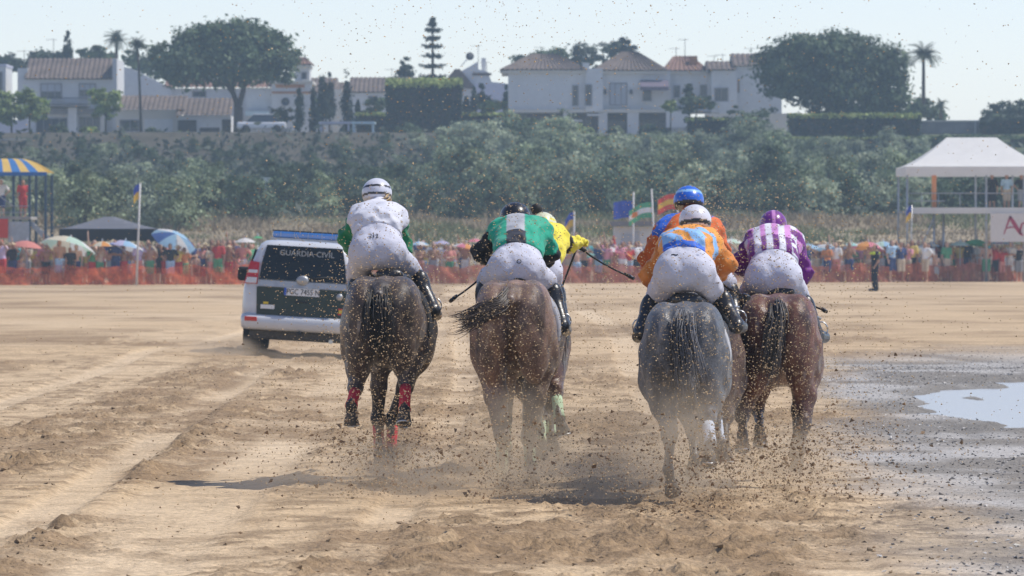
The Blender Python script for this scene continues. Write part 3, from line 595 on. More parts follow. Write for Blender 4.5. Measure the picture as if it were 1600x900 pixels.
def antenna(r, px, py0, py1, dy=3):
    a, b = rel(r, px, py1), rel(r, px, py0); m = MB(); m.tube([(a.x, dy, a.z), (a.x, dy, b.z)], .025, 5)
    for k in range(5): m.tube([(a.x - .45 + .1 * k, dy - .25, b.z - .1), (a.x - .45 + .1 * k, dy + .25, b.z - .1)], .012, 4)
    m.tube([(a.x - .6, dy, b.z - .1), (a.x + .3, dy, b.z - .1)], .015, 4); m.build('antenna', M_iron, r)
D = 462
r = house('house', -30, 10, D, 'sliver of a pale house at the far edge beside the tiled house'); wbox(r, 'wall', -60, 9, 104, 216, M_white); wbox(r, 'parapet', -60, 10, 100, 104, M_lilac, -.15, 6.3); win(r, -30, -5, 125, 150); win(r, -20, 4, 112, 190, -.02, M_pane, 0)
D = 458; r = house('house', 27, 182, D, 'two storey white house with one broad brown tiled roof slope')
wbox(r, 'wall', 28, 181, 124, 216, M_white, 0, 8); gable_roof(r, 38, 179, 124, 90, 8.2, M_tile); wbox(r, 'side_block', 26, 42, 106, 216, M_white, .8, 5)
wbox(r, 'gable_wall', 176, 183, 92, 216, M_white, -.3, 8.6); win(r, 63, 97, 130, 155, -.02, None, 2, shutter=.45); win(r, 123, 150, 130, 152, -.02, None, 2, shutter=.4)
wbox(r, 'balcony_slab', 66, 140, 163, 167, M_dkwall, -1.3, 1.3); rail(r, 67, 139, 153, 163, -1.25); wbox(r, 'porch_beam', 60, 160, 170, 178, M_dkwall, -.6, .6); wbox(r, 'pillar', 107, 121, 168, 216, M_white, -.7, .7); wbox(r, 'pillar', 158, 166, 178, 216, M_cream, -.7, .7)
win(r, 56, 105, 184, 212, -.02, M_pane, 3, 'patio_door'); win(r, 124, 156, 182, 212, -.02, M_pane, 2, 'patio_door'); wbox(r, 'garden_wall', -20, 54, 190, 216, M_lilac, -6, .3); antenna(r, 79, 58, 95); antenna(r, 33, 76, 105)
D = 456; r = house('house', 180, 362, D, 'low white garage wing with two stepped tiled roofs by the pine')
wbox(r, 'wall', 181, 280, 172, 216, M_cream, 0, 6); wbox(r, 'wall', 280, 362, 181, 216, M_white, -1, 7)
e0, e1 = rel(r, 184, 173), rel(r, 290, 173); ribs(r, 'roof', ((e0.x, -.4, e0.z), (e1.x, -.4, e0.z)), ((e0.x, 4, rel(r, 0, 149).z), (e1.x, 4, rel(r, 0, 149).z)))
e0, e1 = rel(r, 275, 182), rel(r, 363, 182); ribs(r, 'roof', ((e0.x, -1.5, e0.z), (e1.x, -1.5, e0.z)), ((e0.x, 3.5, rel(r, 0, 153).z), (e1.x, 3.5, rel(r, 0, 153).z)))
win(r, 187, 219, 187, 206, -.02); wbox(r, 'garage_door', 279, 308, 188, 216, M_gar, -1.06, .1); wbox(r, 'garage_door', 313, 344, 200, 216, M_gar, -1.06, .1); wbox(r, 'doorway', 348, 362, 187, 216, M_gar, -1.06, .1)
wbox(r, 'white_panel', 226, 270, 186, 216, M_white, -.05, .06)
D = 474; r = house('house', 190, 420, D, 'white gabled house set back behind the garage wing and pine')
a = [rel(r, *p) for p in ((190, 216), (190, 104), (205, 107), (268, 138), (268, 216))]; MB().prism([(p.x, 0, p.z) for p in a], (0, 8, 0)).build('gable_wall', M_white, r)
wbox(r, 'wall', 268, 420, 138, 216, M_white, .3, 7); e0, e1 = rel(r, 255, 138), rel(r, 424, 138); z_ = rel(r, 0, 124).z; ribs(r, 'roof', ((e0.x, -.1, e0.z), (e1.x, -.1, e0.z)), ((e0.x, 4, z_), (e1.x, 4, z_)), M_tile2); win(r, 300, 322, 142, 152, .28); win(r, 396, 420, 174, 184, .28); rail(r, 385, 424, 172, 186, -.1)
D = 466; r = house('house', 365, 492, D, 'white house with small roof tower and terracotta trim beside the pine')
wbox(r, 'wall', 384, 424, 137, 216, M_white, .4, 6); e0, e1 = rel(r, 380, 137), rel(r, 430, 137); z_ = rel(r, 0, 128).z; ribs(r, 'roof', ((e0.x, .1, e0.z), (e1.x, .1, e0.z)), ((e0.x, 3, z_), (e1.x, 3, z_)), M_tile2)
wbox(r, 'wall', 424, 486, 128, 216, M_white, 0, 7); wbox(r, 'trim_band', 431, 476, 132, 137, M_trim, -.06, .08); wbox(r, 'trim_band', 425, 488, 143, 146, M_trim, -.1, .12); wbox(r, 'cornice', 422, 489, 126, 130, M_cream, -.2, 7.4)
wbox(r, 'tower', 460, 483, 101, 127, M_white, 1, 4); hip_roof(r, 457, 487, 101, 89, 4, 466, 474, M_tile2, dy=1); win(r, 470, 479, 112, 124, .98, None, 0); p = rel(r, 446, 159)
MB().lathe([(.001, 0), (.26, 0), (.26, .05), (.34, .05), (.34, -.02), (.001, -.02)], 16, Matrix.Translation((p.x, -.03, p.z)) @ Matrix.Rotation(rad(90), 4, 'X')).build('round_window', M_pane, r)
wbox(r, 'blue_awning', 384, 420, 174, 181, M_ltblue, -1, 1.2)
D = 478; r = house('house', 485, 612, D, 'long low white house under a brown tiled roof between cypresses')
wbox(r, 'wall', 480, 650, 145, 216, M_white, 0, 8); gable_roof(r, 482, 526, 145, 121, 8, M_tile); gable_roof(r, 545, 660, 145, 120, 8, M_tile); gable_roof(r, 524, 547, 145, 128, 8, M_tile); wbox(r, 'pillar', 520, 534, 140, 216, M_cream, -.4, .4); win(r, 575, 590, 150, 163, -.02); antenna(r, 611, 105, 122)
D = 486; r = house('house', 685, 790, D, 'white house with stepped stair gable and satellite dish behind the hedge')
a = [rel(r, *p) for p in ((716, 216), (716, 114), (747, 96), (747, 108), (762, 112), (768, 128), (790, 130), (790, 216))]; MB().prism([(p.x, 0, p.z) for p in a], (0, 6, 0)).build('gable_wall', M_white, r)
e0, e1, z_ = rel(r, 700, 133), rel(r, 745, 140), rel(r, 718, 108).z; MB().prism([(e0.x - .6, -.3, e0.z), (e0.x + .6, -.3, z_), (e0.x + 1.0, -.3, z_), (e1.x, -.3, e1.z)], (0, 3, 0)).build('roof', M_tile, r)
wbox(r, 'wall', 690, 742, 132, 216, M_white, .5, 5); wbox(r, 'stair_wall', 752, 759, 90, 112, M_white, 1, 1); wbox(r, 'terrace_wall', 742, 800, 132, 216, M_lilac, -2, .4); wbox(r, 'cornice', 738, 768, 114, 118, M_tile, -.2, .2); antenna(r, 747, 68, 96); antenna(r, 760, 94, 114)
p = rel(r, 734, 87); MB().lathe([(.02, .1), (.2, .06), (.34, -.04), (.36, -.05), (.2, .03), (.02, .06)], 14, Matrix.Translation((p.x, 1, p.z)) @ Matrix.Rotation(rad(75), 4, 'X')).build('satellite_dish', M_iron, r); q_ = rel(r, 720, 103); MB().tube([(p.x, 1.05, p.z), (q_.x, 1.05, q_.z)], .04, 5).build('dish_arm', M_galv, r)
D = 462; r = house('villa', 790, 1112, D, 'long white villa with linked hip roofs and dark ground floor arcade', 'villa')
wbox(r, 'wall', 794, 915, 109, 174, M_white, 0, 9); wbox(r, 'wall', 915, 942, 107, 174, M_white, -.3, 9); wbox(r, 'wall', 942, 1048, 110, 174, M_white, .3, 9); wbox(r, 'wall', 1048, 1112, 110, 174, M_white, .8, 9)
hip_roof(r, 782, 918, 110, 83, 9, 832, 868, M_tile); hip_roof(r, 926, 1044, 111, 79, 9, 975, 997, M_tile, dy=.3); hip_roof(r, 1036, 1108, 111, 86, 8, 1056, 1082, M_tile2, dy=.8)
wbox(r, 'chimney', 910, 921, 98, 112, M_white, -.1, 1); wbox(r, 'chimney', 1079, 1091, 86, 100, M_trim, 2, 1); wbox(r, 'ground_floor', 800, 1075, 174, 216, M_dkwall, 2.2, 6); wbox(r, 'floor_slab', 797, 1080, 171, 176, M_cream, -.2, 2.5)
for a, b in ((880, 893), (935, 949), (980, 998), (1050, 1075)): wbox(r, 'pillar', a, b, 176, 216, M_white, -.1, .8)
win(r, 894, 904, 133, 166, -.02, M_pane, 0); win(r, 914, 925, 132, 166, -.32, M_pane, 0); win(r, 952, 980, 129, 165, .28, M_shut, 2); win(r, 1053, 1063, 133, 153, .78, None, 0); win(r, 1074, 1082, 130, 152, .78, None, 0); win(r, 1094, 1105, 132, 154, .78, None, 0)
for a in (946, 986): wbox(r, 'wall_lamp', a - 2, a + 2, 140, 147, M_iron, .1, .2)
e0, e1 = rel(r, 1000, 140), rel(r, 1044, 125); MB().prism([(e0.x, .3, e1.z), (e0.x, -1.5, e0.z + .2), (e0.x, -1.5, e0.z - .1), (e0.x, .3, e1.z - .3)], (e1.x - e0.x, 0, 0)).build('awning', M_awn, r); win(r, 1004, 1018, 138, 158, .28, None, 0)
win(r, 896, 926, 182, 202, 2.18, M_pane, 2); win(r, 948, 978, 186, 214, 2.18, M_pane, 1, 'patio_door'); win(r, 1000, 1040, 186, 214, 2.18, M_pane, 2, 'patio_door'); win(r, 820, 872, 182, 212, 2.18, M_pane, 3, 'patio_door')
e0 = rel(r, 894, 190); MB().box(e0.x, e0.x + .8, -1, -.2, e0.z, e0.z + .12).box(e0.x + 1.2, e0.x + 2.4, -1, -.3, e0.z + .45, e0.z + .6).build('terrace_canopy', M_white, r)
wbox(r, 'garden_wall', 1040, 1078, 174, 200, M_white, -1.5, .4); antenna(r, 846, 70, 90); antenna(r, 994, 74, 90); antenna(r, 1072, 58, 92); antenna(r, 1058, 72, 90)
D = 460; r = house('house', 1110, 1225, D, 'white end house with sunlit flank partly hidden behind the huge pine')
wbox(r, 'wall', 1112, 1152, 110, 176, M_white, 0, 7); wbox(r, 'wall', 1150, 1222, 103, 216, M_white, .6, 9); gable_roof(r, 1104, 1150, 110, 95, 7, M_tile); gable_roof(r, 1145, 1225, 104, 82, 9, M_tile, dy=.6); win(r, 1116, 1138, 137, 159, -.02, None, 1); win(r, 1150, 1156, 122, 145, .58, M_trim, 0); wbox(r, 'pillar', 1124, 1143, 159, 180, M_white, -.3, .6); wbox(r, 'garden_wall', 1100, 1235, 178, 216, M_cream, -2, .4); antenna(r, 1131, 82, 98); antenna(r, 1118, 84, 98); antenna(r, 1176, 72, 90)
# garden structures, parked car and walls on the terrace
D = 445
def pergola(px0, px1, py0, d, m, label):
    r = tag(empty('pergola', (GX((px0 + px1) / 2, d), d, TZ)), label, 'pergola'); a, b = rel(r, px0, 216), rel(r, px1, py0); t = .14
    for x in (a.x, b.x - t):
        for y in (0, 2.5): MB().box(x, x + t, y, y + t, -.1, b.z - .18).build('post', m, r)
    MB().box(a.x - .1, b.x + .1, -.1, 2.75, b.z - .18, b.z).build('roof', m, r); return r
pergola(500, 546, 190, D, M_lilac, 'lilac painted garden pergola between two tall cypresses'); pergola(551, 584, 190, D, M_ltblue, 'pale blue garden pergola beside the pointed cypress')
r = tag(empty('storage_box', (GX(447, 443), 443, TZ)), 'square white storage container between parked car and cypress', 'container'); wbox(r, 'box', 437, 457, 200, 217, M_white, 0, 1.2); wbox(r, 'lid', 436, 458, 199, 200, M_lilac, -.05, 1.3)
M_carw = mat('white_car_paint', (.75, .75, .76), .25, .03, coat=.5); M_tyre = mat('tyre_rubber', (.03, .03, .03), .85, .2, 10)
r = tag(empty('parked_car', (GX(409, 442), 442, TZ)), 'white parked car seen over the terrace edge by the pine', 'car')
m = MB()
for z, x0, x1, w_ in ((.3, -1.9, 1.9, .8),): m.box(x0, x1, -w_, w_, z, .85, .15)
m.build('body', M_carw, r); m = MB(); m.prism([(-1.2, -.68, .85), (1.35, -.68, .85), (.8, -.62, 1.42), (-.6, -.62, 1.42)], (0, 1.36, 0)); m.build('cabin', M_pane, r); MB().box(-.65, .85, -.64, .64, 1.4, 1.47, .03).build('roof', M_carw, r)
for x in (-1.2, 1.2):
    for y in (-.72, .72): MB().lathe([(.001, -.1), (.32, -.1), (.32, .1), (.001, .1)], 14, Matrix.Translation((x, y, .32)) @ Matrix.Rotation(rad(90), 4, 'X')).build('wheel', M_tyre, r)
def longwall(px0, px1, py0, d, m, label, dep=.4, name='stone_wall'):
    a, b = P(px0, 0, d).x, P(px1, 0, d).x; z0 = bz((a + b) / 2, d) - 1.5; zt = P(0, py0, d).z; r = tag(empty(name, ((a + b) / 2, d, z0)), label, 'wall'); w_ = (b - a) / 2
    MB().box(-w_, w_, 0, dep, 0, zt - z0).build('wall_face', m, r); MB().box(-w_ - .05, w_ + .05, -.06, dep + .06, zt - z0 + .003, zt - z0 + .1).build('coping', M_cream, r); return r
longwall(-40, 372, 219, 436, M_dkwall, 'long dark retaining wall along the road before the first houses'); longwall(1438, 1532, 190, 446, M_dkwall, 'grey garden wall at the far end between two hedges')
r = tag(empty('gate_post_frame', (GX(1529, 445), 445, TZ)), 'pale metal frame standing on the far garden wall end', 'frame'); a, b = rel(r, 1524, 214), rel(r, 1534, 190)
for x in (a.x, b.x): MB().box(x - .05, x + .05, 0, .1, a.z, b.z).build('post', M_galv, r)
MB().box(a.x - .1, b.x + .1, -.02, .12, b.z, b.z + .1).build('crossbar', M_galv, r)
r = tag(empty('notice_board', (P(415, 0, 330).x, 330, bz(P(415, 0, 330).x, 330))), 'small white notice board on a post amid slope shrubs', 'sign'); p = rel(r, 415, 281)
MB().box(p.x - .03, p.x + .03, 0, .06, 0, p.z).build('post', M_galv, r); MB().box(p.x - .27, p.x + .27, -.05, -.005, p.z - .1, p.z + .14).build('board', M_white, r)
# ---------------------------------------------------------------- orange mesh fence, gazebo, parasols, flags, stands
def net_mat(name, c, a):
    m = mat(name, c, .75, .35, .9, spec=.2, var2=.3, scale2=7); t = m.node_tree; n, L = t.nodes, t.links; b = n['Principled BSDF']
    tr_ = n.new('ShaderNodeBsdfTranslucent'); src = b.inputs['Base Color'].links[0].from_socket; L.new(src, tr_.inputs[0]); m1 = n.new('ShaderNodeMixShader'); m1.inputs[0].default_value = .45; L.new(b.outputs[0], m1.inputs[1]); L.new(tr_.outputs[0], m1.inputs[2])
    tp = n.new('ShaderNodeBsdfTransparent'); m2 = n.new('ShaderNodeMixShader'); tc = n.new('ShaderNodeTexCoord'); no = n.new('ShaderNodeTexNoise'); no.inputs['Scale'].default_value = 1.1; mr = n.new('ShaderNodeMapRange'); mr.inputs[1].default_value = .3; mr.inputs[2].default_value = .7; mr.inputs[3].default_value = a - .34; mr.inputs[4].default_value = min(1, a + .34)
    L.new(tc.outputs['Object'], no.inputs['Vector']); L.new(no.outputs[0], mr.inputs[0]); L.new(mr.outputs[0], m2.inputs[0]); L.new(tp.outputs[0], m2.inputs[1]); L.new(m1.outputs[0], m2.inputs[2]); L.new(m2.outputs[0], n['Material Output'].inputs['Surface']); return m
M_net = net_mat('orange_net', (.76, .18, .075), .60); M_net2 = net_mat('faded_orange_net', (.52, .17, .10), .74); M_post = mat('fence_post', (.35, .2, .15), .8, .2)
def FY(x): return np.interp(x, [-40, -11, 2, 40], [233.5, 246, 252, 272])
def fence(x0, x1, m, label, seed):
    r = tag(empty('mesh_fence', (x0, float(FY(x0)), 0)), label, 'fence', 'orange mesh fence along the track'); g = random.Random(seed); x = x0; k = 0
    while x < x1 - .5:
        L_ = g.uniform(2.2, 3.4); e = min(x + L_, x1); n = 22; v = []; ph = g.uniform(0, 9)
        for i in range(n + 1):
            u = i / n; xx = x + (e - x) * u; yy = float(FY(xx)); sag = .2 * math.sin(math.pi * u) * g.uniform(.7, 1.1) + .03 * g.random()
            for j in range(7):
                t = j / 6; zz = t * (.92 - sag); v.append((xx - x0, yy - float(FY(x0)) + .10 * math.sin(xx * 3.1 + ph + t * 2) * (1 - abs(2 * t - 1)) + .05 * math.sin(xx * 8 + t * 5), zz + .03 * math.sin(xx * 5 + t * 7) * (0 < j < 6)))
        q = [(i * 7 + j, (i + 1) * 7 + j, (i + 1) * 7 + j + 1, i * 7 + j + 1) for i in range(n) for j in range(6)]
        ob('net_panel', mesh_np('net_panel', v, q), m, r); yy = float(FY(x)) - float(FY(x0))
        MB().tube([(x - x0, yy + .06, -.1), (x - x0 + g.uniform(-.04, .04), yy + .06, 1.05)], .025, 6).build('post', M_post, r); x = e
fence(-24.5, -10.2, M_net, 'bright orange mesh fence before the gazebo and parasols', 1); fence(-10.1, 10, M_net2, 'faded orange mesh fence crossing behind the jockeys', 2); fence(10.1, 27, M_net2, 'faded orange mesh fence behind the standing steward and pavilion crowd', 3)
def fab(name, c, rough=.85, var=.08, tl=.35):
    m = mat(name, c, rough, var, 2); t = m.node_tree; n, L = t.nodes, t.links; b = n['Principled BSDF']; src = b.inputs['Base Color'].links[0].from_socket if b.inputs['Base Color'].links else None
    tr_ = n.new('ShaderNodeBsdfTranslucent'); L.new(src, tr_.inputs[0]); mx = n.new('ShaderNodeMixShader'); mx.inputs[0].default_value = tl; L.new(b.outputs[0], mx.inputs[1]); L.new(tr_.outputs[0], mx.inputs[2]); L.new(mx.outputs[0], n['Material Output'].inputs['Surface']); return m
CL = {'white': (.78, .78, .77), 'pink': (.75, .25, .33), 'coral': (.72, .28, .24), 'sky': (.36, .58, .78), 'blue': (.08, .16, .45), 'green': (.10, .48, .22), 'yellow': (.75, .62, .22), 'orange': (.78, .35, .10), 'teal': (.35, .66, .62), 'cream': (.72, .67, .52), 'mint': (.55, .74, .62), 'lilac': (.55, .52, .72), 'red': (.6, .06, .05), 'black': (.02, .021, .026), 'grey': (.42, .43, .46)}
FAB = {k: fab(k + '_cloth', v) for k, v in CL.items()}; M_pole = mat('pole_metal', (.55, .55, .55), .4, .1, metal=.5); M_stick = mat('pale_pole', (.62, .60, .58), .6, .1)
PAR = []
def parasol(px, top, wpx, d, cols, label, tilt=(0, 0), seg=8):
    d = float(FY(GX(px, 252))) + 1.15; PAR.append((px, wpx)); s = F / d; x = GX(px, d); zt = P(0, top, d).z; rr = wpx / 2 / s; r = tag(empty('parasol', (x, d, 0)), label, 'parasol', 'parasols over the crowd'); r.rotation_euler = (0, 0, 0)
    MB().tube([(0, 0, -.1), (0, 0, zt - .25)], .02, 6).build('pole', M_pole, r); M = Matrix.Translation((0, 0, zt)) @ Matrix.Rotation(rad(tilt[0]), 4, 'X') @ Matrix.Rotation(rad(tilt[1]), 4, 'Y'); bm = MB(); n = seg * 3; prof = [(0, 0), (.3, .05), (.62, .19), (.88, .37), (1, .50)]
    vs = [[bm.bm.verts.new(M @ Vector((q * rr * (1 - (.05 * q if k % 3 else 0)) * math.cos(2 * math.pi * k / n), q * rr * (1 - (.05 * q if k % 3 else 0)) * math.sin(2 * math.pi * k / n), -hh * rr * .8))) for k in range(n)] for q, hh in prof[1:]]; c0 = bm.bm.verts.new(M @ Vector((0, 0, 0)))
    for k in range(n):
        f = bm.bm.faces.new((c0, vs[0][k], vs[0][(k + 1) % n])); f.material_index = (k // 3) % len(cols)
        for a, b in zip(vs, vs[1:]): f = bm.bm.faces.new((a[k], b[k], b[(k + 1) % n], a[(k + 1) % n])); f.material_index = (k // 3) % len(cols); f.smooth = True
    bm.build('canopy', [FAB[c] for c in cols], r); bm = MB(); bm.lathe([(.001, .12), (.025, .1), (.03, 0)], 6, M); bm.build('finial', M_pole, r); return r
parasol(42, 376, 52, 244, ['coral'], 'faded coral parasol at the crowd edge near the striped tower', (0, 6)); parasol(110, 371, 88, 246, ['mint', 'white', 'cream'], 'large pale striped parasol before the black gazebo', (-14, 12))
parasol(160, 377, 40, 252, ['orange', 'cream'], 'small orange and cream parasol under the black gazebo'); parasol(196, 376, 62, 249, ['sky', 'white', 'lilac'], 'pale lilac and sky parasol beside the white flagpole', (-8, 8)); parasol(182, 384, 40, 244, ['cream', 'blue'], 'cream and dark blue parasol leaning below the gazebo', (-25, 20))
parasol(276, 365, 74, 247, ['sky', 'white', 'sky', 'blue'], 'big sky blue and white parasol beside the black gazebo', (-24, 20)); parasol(403, 369, 16, 262, ['green'], 'tiny bright green parasol beside the police car roof'); parasol(383, 372, 34, 258, ['white'], 'flat white parasol near the police car mirror')
parasol(728, 380, 40, 262, ['orange', 'white', 'pink'], 'orange white and pink parasol behind the black sleeved jockey', (0, 10)); parasol(742, 373, 24, 266, ['pink'], 'small plain pink parasol behind the black sleeved jockey'); parasol(962, 387, 62, 258, ['yellow', 'white', 'pink', 'orange'], 'yellow parasol with pink and white sections by the kiosk', (-10, 10))
parasol(905, 389, 50, 262, ['teal'], 'teal parasol behind the yellow sleeved arm', (-6, 0)); parasol(880, 391, 30, 266, ['white'], 'small white parasol behind the yellow jockey'); parasol(1143, 373, 36, 266, ['mint', 'white'], 'mint and white parasol between two right hand jockeys'); parasol(1262, 381, 38, 262, ['sky'], 'plain sky blue parasol next to the purple sleeved jockey'); parasol(1293, 382, 46, 264, ['sky', 'white'], 'sky blue and white parasol near the purple jockey', (-8, 8))
parasol(1357, 378, 56, 268, ['pink', 'white', 'orange'], 'pink white and orange parasol above the steward', (-8, 6)); parasol(1380, 377, 40, 274, ['sky', 'white', 'mint'], 'sky white and mint parasol behind the steward'); parasol(1408, 386, 30, 262, ['lilac', 'white'], 'lilac and white parasol tilted beside the steward', (-15, 22)); parasol(1527, 374, 44, 266, ['green'], 'bright green parasol below the pavilion banner', (-5, 5)); parasol(1500, 377, 34, 272, ['mint'], 'mint parasol next to the bright green one')
parasol(1566, 374, 38, 268, ['sky', 'lilac'], 'sky and lilac parasol under the pavilion banner'); parasol(1594, 375, 36, 264, ['yellow', 'mint'], 'yellow and mint parasol at the banner edge'); parasol(1110, 379, 34, 270, ['cream'], 'cream parasol behind the orange sleeved jockeys'); parasol(655, 377, 30, 272, ['white', 'sky'], 'white and sky parasol behind the green sleeved rider')
parasol(690, 376, 26, 276, ['lilac'], 'plain lilac parasol in the crowd between the first jockeys'); parasol(1330, 379, 26, 276, ['teal', 'white'], 'teal and white parasol in the crowd before the steward'); parasol(1455, 380, 26, 276, ['cream', 'sky'], 'cream and sky parasol below the pavilion deck')
# black gazebo
D = 251; r = tag(empty('gazebo', (GX(171, D), D, 0)), 'black pop up gazebo with grey topped pyramid roof', 'gazebo'); s = F / D; hw = 73 / s; zp, ze, zv = P(0, 336, D).z, P(0, 358, D).z, P(0, 375, D).z
for a in (-1, 1):
    for b in (-1, 1): MB().tube([(a * (hw - .1), b * (hw - .1) * .9, -.1), (a * (hw - .1), b * (hw - .1) * .9, ze)], .03, 6).build('leg', M_iron, r)
m = MB(); n = 9; vs = [[m.bm.verts.new((hw * (2 * i / n - 1), hw * .9 * (2 * j / n - 1), ze + (zp - ze) * (1 - max(abs(2 * i / n - 1), abs(2 * j / n - 1))) ** 1.15)) for j in range(n + 1)] for i in range(n + 1)]
for i in range(n):
    for j in range(n): m.bm.faces.new((vs[i][j], vs[i + 1][j], vs[i + 1][j + 1], vs[i][j + 1]))
m.build('roof', fab('faded_navy_canopy', (.20, .21, .25)), r)
for k, (a, b) in enumerate((((-1, -1), (1, -1)), ((1, -1), (1, 1)), ((1, 1), (-1, 1)), ((-1, 1), (-1, -1)))):
    N = 24; v = []
    for i in range(N + 1):
        u = i / N; x = hw * 1.005 * (a[0] + (b[0] - a[0]) * u); y = hw * .905 * (a[1] + (b[1] - a[1]) * u); v += [(x, y, ze + .01), (x * 1.01, y * 1.01, zv - .06 * abs(math.sin(u * math.pi * 6)))]
    ob('valance', mesh_np('valance', v, [(2 * i, 2 * i + 1, 2 * i + 3, 2 * i + 2) for i in range(N)]), FAB['black'], r)
# flags
def flag(px, base, top, d, bands, wpx, hpx, label, lean=0, horiz=True, wave=.1, side=-1, name='flag', polecol=None, drop=0, pole=True, fy=None):
    z0 = float(ground_h(GX(px, d), d)) if d < 248 else bz(GX(px, d), d); r = tag(empty(name, (GX(px, d), d, z0)), label, 'flag', 'flags beside the track'); s = F / d; p1 = rel(r, px + lean, top)
    MB().tube([(0, 0, -.2), p1], [.05, .035] if polecol is None else [.03, .02], 8).build('pole', polecol or M_stick, r); W_, H_ = wpx / s, hpx / s; n = 14; zt = (p1.z - .05) if fy is None else rel(r, px, fy).z; nb = len(bands); v, q, mi = [], [], []
    for i in range(n + 1):
        for j in range(nb * 2 + 1):
            u, t = i / n, j / (nb * 2); v.append((p1.x * (zt / p1.z) + side * W_ * u, wave * math.sin(u * 6 + t * 2) * u, zt - H_ * t - drop * u * u * H_ + .06 * math.sin(u * 5) * u))
    for i in range(n):
        for j in range(nb * 2): q.append((i * (nb * 2 + 1) + j, (i + 1) * (nb * 2 + 1) + j, (i + 1) * (nb * 2 + 1) + j + 1, i * (nb * 2 + 1) + j + 1)); mi.append(j // 2 if horiz else min(nb - 1, i * nb // n))
    ob('cloth', mesh_np('cloth', v, q, True, mi=mi), [FAB[b] for b in bands], r); return r
FAB['flagblue'] = fab('flag_blue', (.05, .09, .42)); FAB['flagyellow'] = fab('flag_yellow', (.80, .50, .06)); FAB['flaggreen'] = fab('flag_green', (.10, .38, .20)); FAB['flagred'] = fab('flag_red', (.65, .07, .05)); FAB['flagorange'] = fab('flag_orange', (.85, .25, .06))
flag(213, 445, 286, 241, ['flagblue', 'flagyellow'], 10, 24, 'tall white flagpole with limp blue and yellow flag', 6, drop=.2, wave=.04, side=-1); flag(897, 440, 330, 262, ['flagblue', 'flagyellow'], 14, 22, 'blue and orange yellow flag behind the yellow sleeve', 0, drop=.5)
flag(1422, 440, 320, 261, ['flagblue', 'flagyellow'], 9, 20, 'blue and orange flag on a thin pole below the pavilion', 3, polecol=M_pole, drop=.3, wave=.04); flag(988, 440, 300, 258, ['flagblue'], 31, 27, 'plain deep blue flag flying above the kiosk', 2, fy=314)
flag(1026, 440, 295, 257, ['flaggreen', 'white', 'flaggreen'], 36, 24, 'green and white striped flag with orange tip above the kiosk', -8, drop=.5, fy=316); flag(1062, 440, 300, 259, ['flagred', 'flagyellow', 'flagred'], 30, 24, 'red and yellow striped flag beside the blue helmet', -4, drop=.3, fy=303)
p = P(988, 337, 256.8); tag(ob('pennant', mesh_np('pennant', [(0, 0, .12), (.25, 0, .18), (.23, .03, 0), (-.05, 0, -.12), (.1, .02, -.08)], [(0, 1, 2), (0, 2, 3), (3, 2, 4)]), FAB['flagorange'], None, p), 'small orange pennant tip at the lower end of the green flag', 'flag')
r = tag(empty('closed_parasol', (GX(959, 261), 261, 0)), 'closed red parasol standing pointed before the white kiosk', 'parasol'); zt_ = rel(r, 0, 370).z; MB().tube([(0, 0, -.1), (0, 0, zt_)], .02, 6).build('pole', M_pole, r); MB().lathe([(.03, zt_ + .05), (.10, zt_ - .3), (.19, zt_ - .75), (.15, zt_ - .82), (.02, zt_ - .8)], 10).build('folded_canopy', FAB['red'], r)
# white kiosk behind the crowd
D = 264; r = tag(empty('kiosk', (GX(990, D), D, 0)), 'white beach kiosk with dark roof behind the yellow parasol', 'kiosk'); 
def kb(r, name, a, b, c, d_, m, dy, dep): p, q_ = rel(r, a, d_), rel(r, b, c); return MB().box(p.x, q_.x, dy, dy + dep, p.z, q_.z).build(name, m, r)
kb(r, 'wall', 960, 1130, 354, 440, M_white, 0, 3); kb(r, 'roof', 955, 1136, 346, 353, M_dkwall, -.4, 3.8); kb(r, 'panel', 990, 998, 362, 392, M_shut, -.06, .05); kb(r, 'hatch', 972, 988, 366, 384, M_shut, -.06, .05)
# striped awning tower
M_steel = mat('scaffold_steel', (.38, .40, .43), .45, .15, 6, metal=.5); M_dks = mat('dark_scaffold', (.05, .09, .13), .6, .15); M_red = mat('red_banner', (.62, .05, .03), .7, .1, 2); M_deck = mat('deck_boards', (.34, .32, .29), .85, .2, 3)
D = 255; r = tag(empty('judge_tower', (GX(20, D), D, 0)), 'scaffold judging tower under a blue and yellow striped awning', 'tower'); dep = 3.5
for px in (-60, 21, 46, 71):
    for y in (0, dep): a, b = rel(r, px, 445), rel(r, px, 272); MB().box(a.x - .06, a.x + .06, y, y + .12, -.1, b.z).build('post', M_dks, r)
a, b = rel(r, -80, 343), rel(r, 48, 340); MB().box(a.x, b.x, -.1, dep + .1, a.z, b.z + .05).build('deck', M_deck, r); a, b = rel(r, 13, 378), rel(r, 46, 345); MB().box(a.x, b.x, -.05, -.02, a.z, b.z - .03).build('grey_panel', M_steel, r); a, b = rel(r, -50, 372), rel(r, 13, 342); MB().box(a.x, b.x, -.16, -.12, a.z, b.z).build('red_banner', M_red, r)
for py in (322, 332): a, b = rel(r, -70, py), rel(r, 46, py); MB().tube([(a.x, 0, a.z), (b.x, 0, b.z)], .025, 6).build('guard_rail', M_steel, r)
a, b = rel(r, 46, 344), rel(r, 72, 366)
for y in (.2, 1.3): MB().prism([(a.x, y, a.z), (a.x, y, a.z - .25), (b.x + .5, y, b.z - .8), (b.x + .5, y, b.z - .55)], (0, .06, 0)).build('stair_stringer', M_steel, r)
for k in range(6): x = a.x + (b.x + .5 - a.x) * (k + .5) / 6; z = a.z - .12 + (b.z - .55 - a.z) * (k + .5) / 6; MB().box(x - .12, x + .12, .26, 1.3, z - .02, z + .02).build('step', M_deck, r)
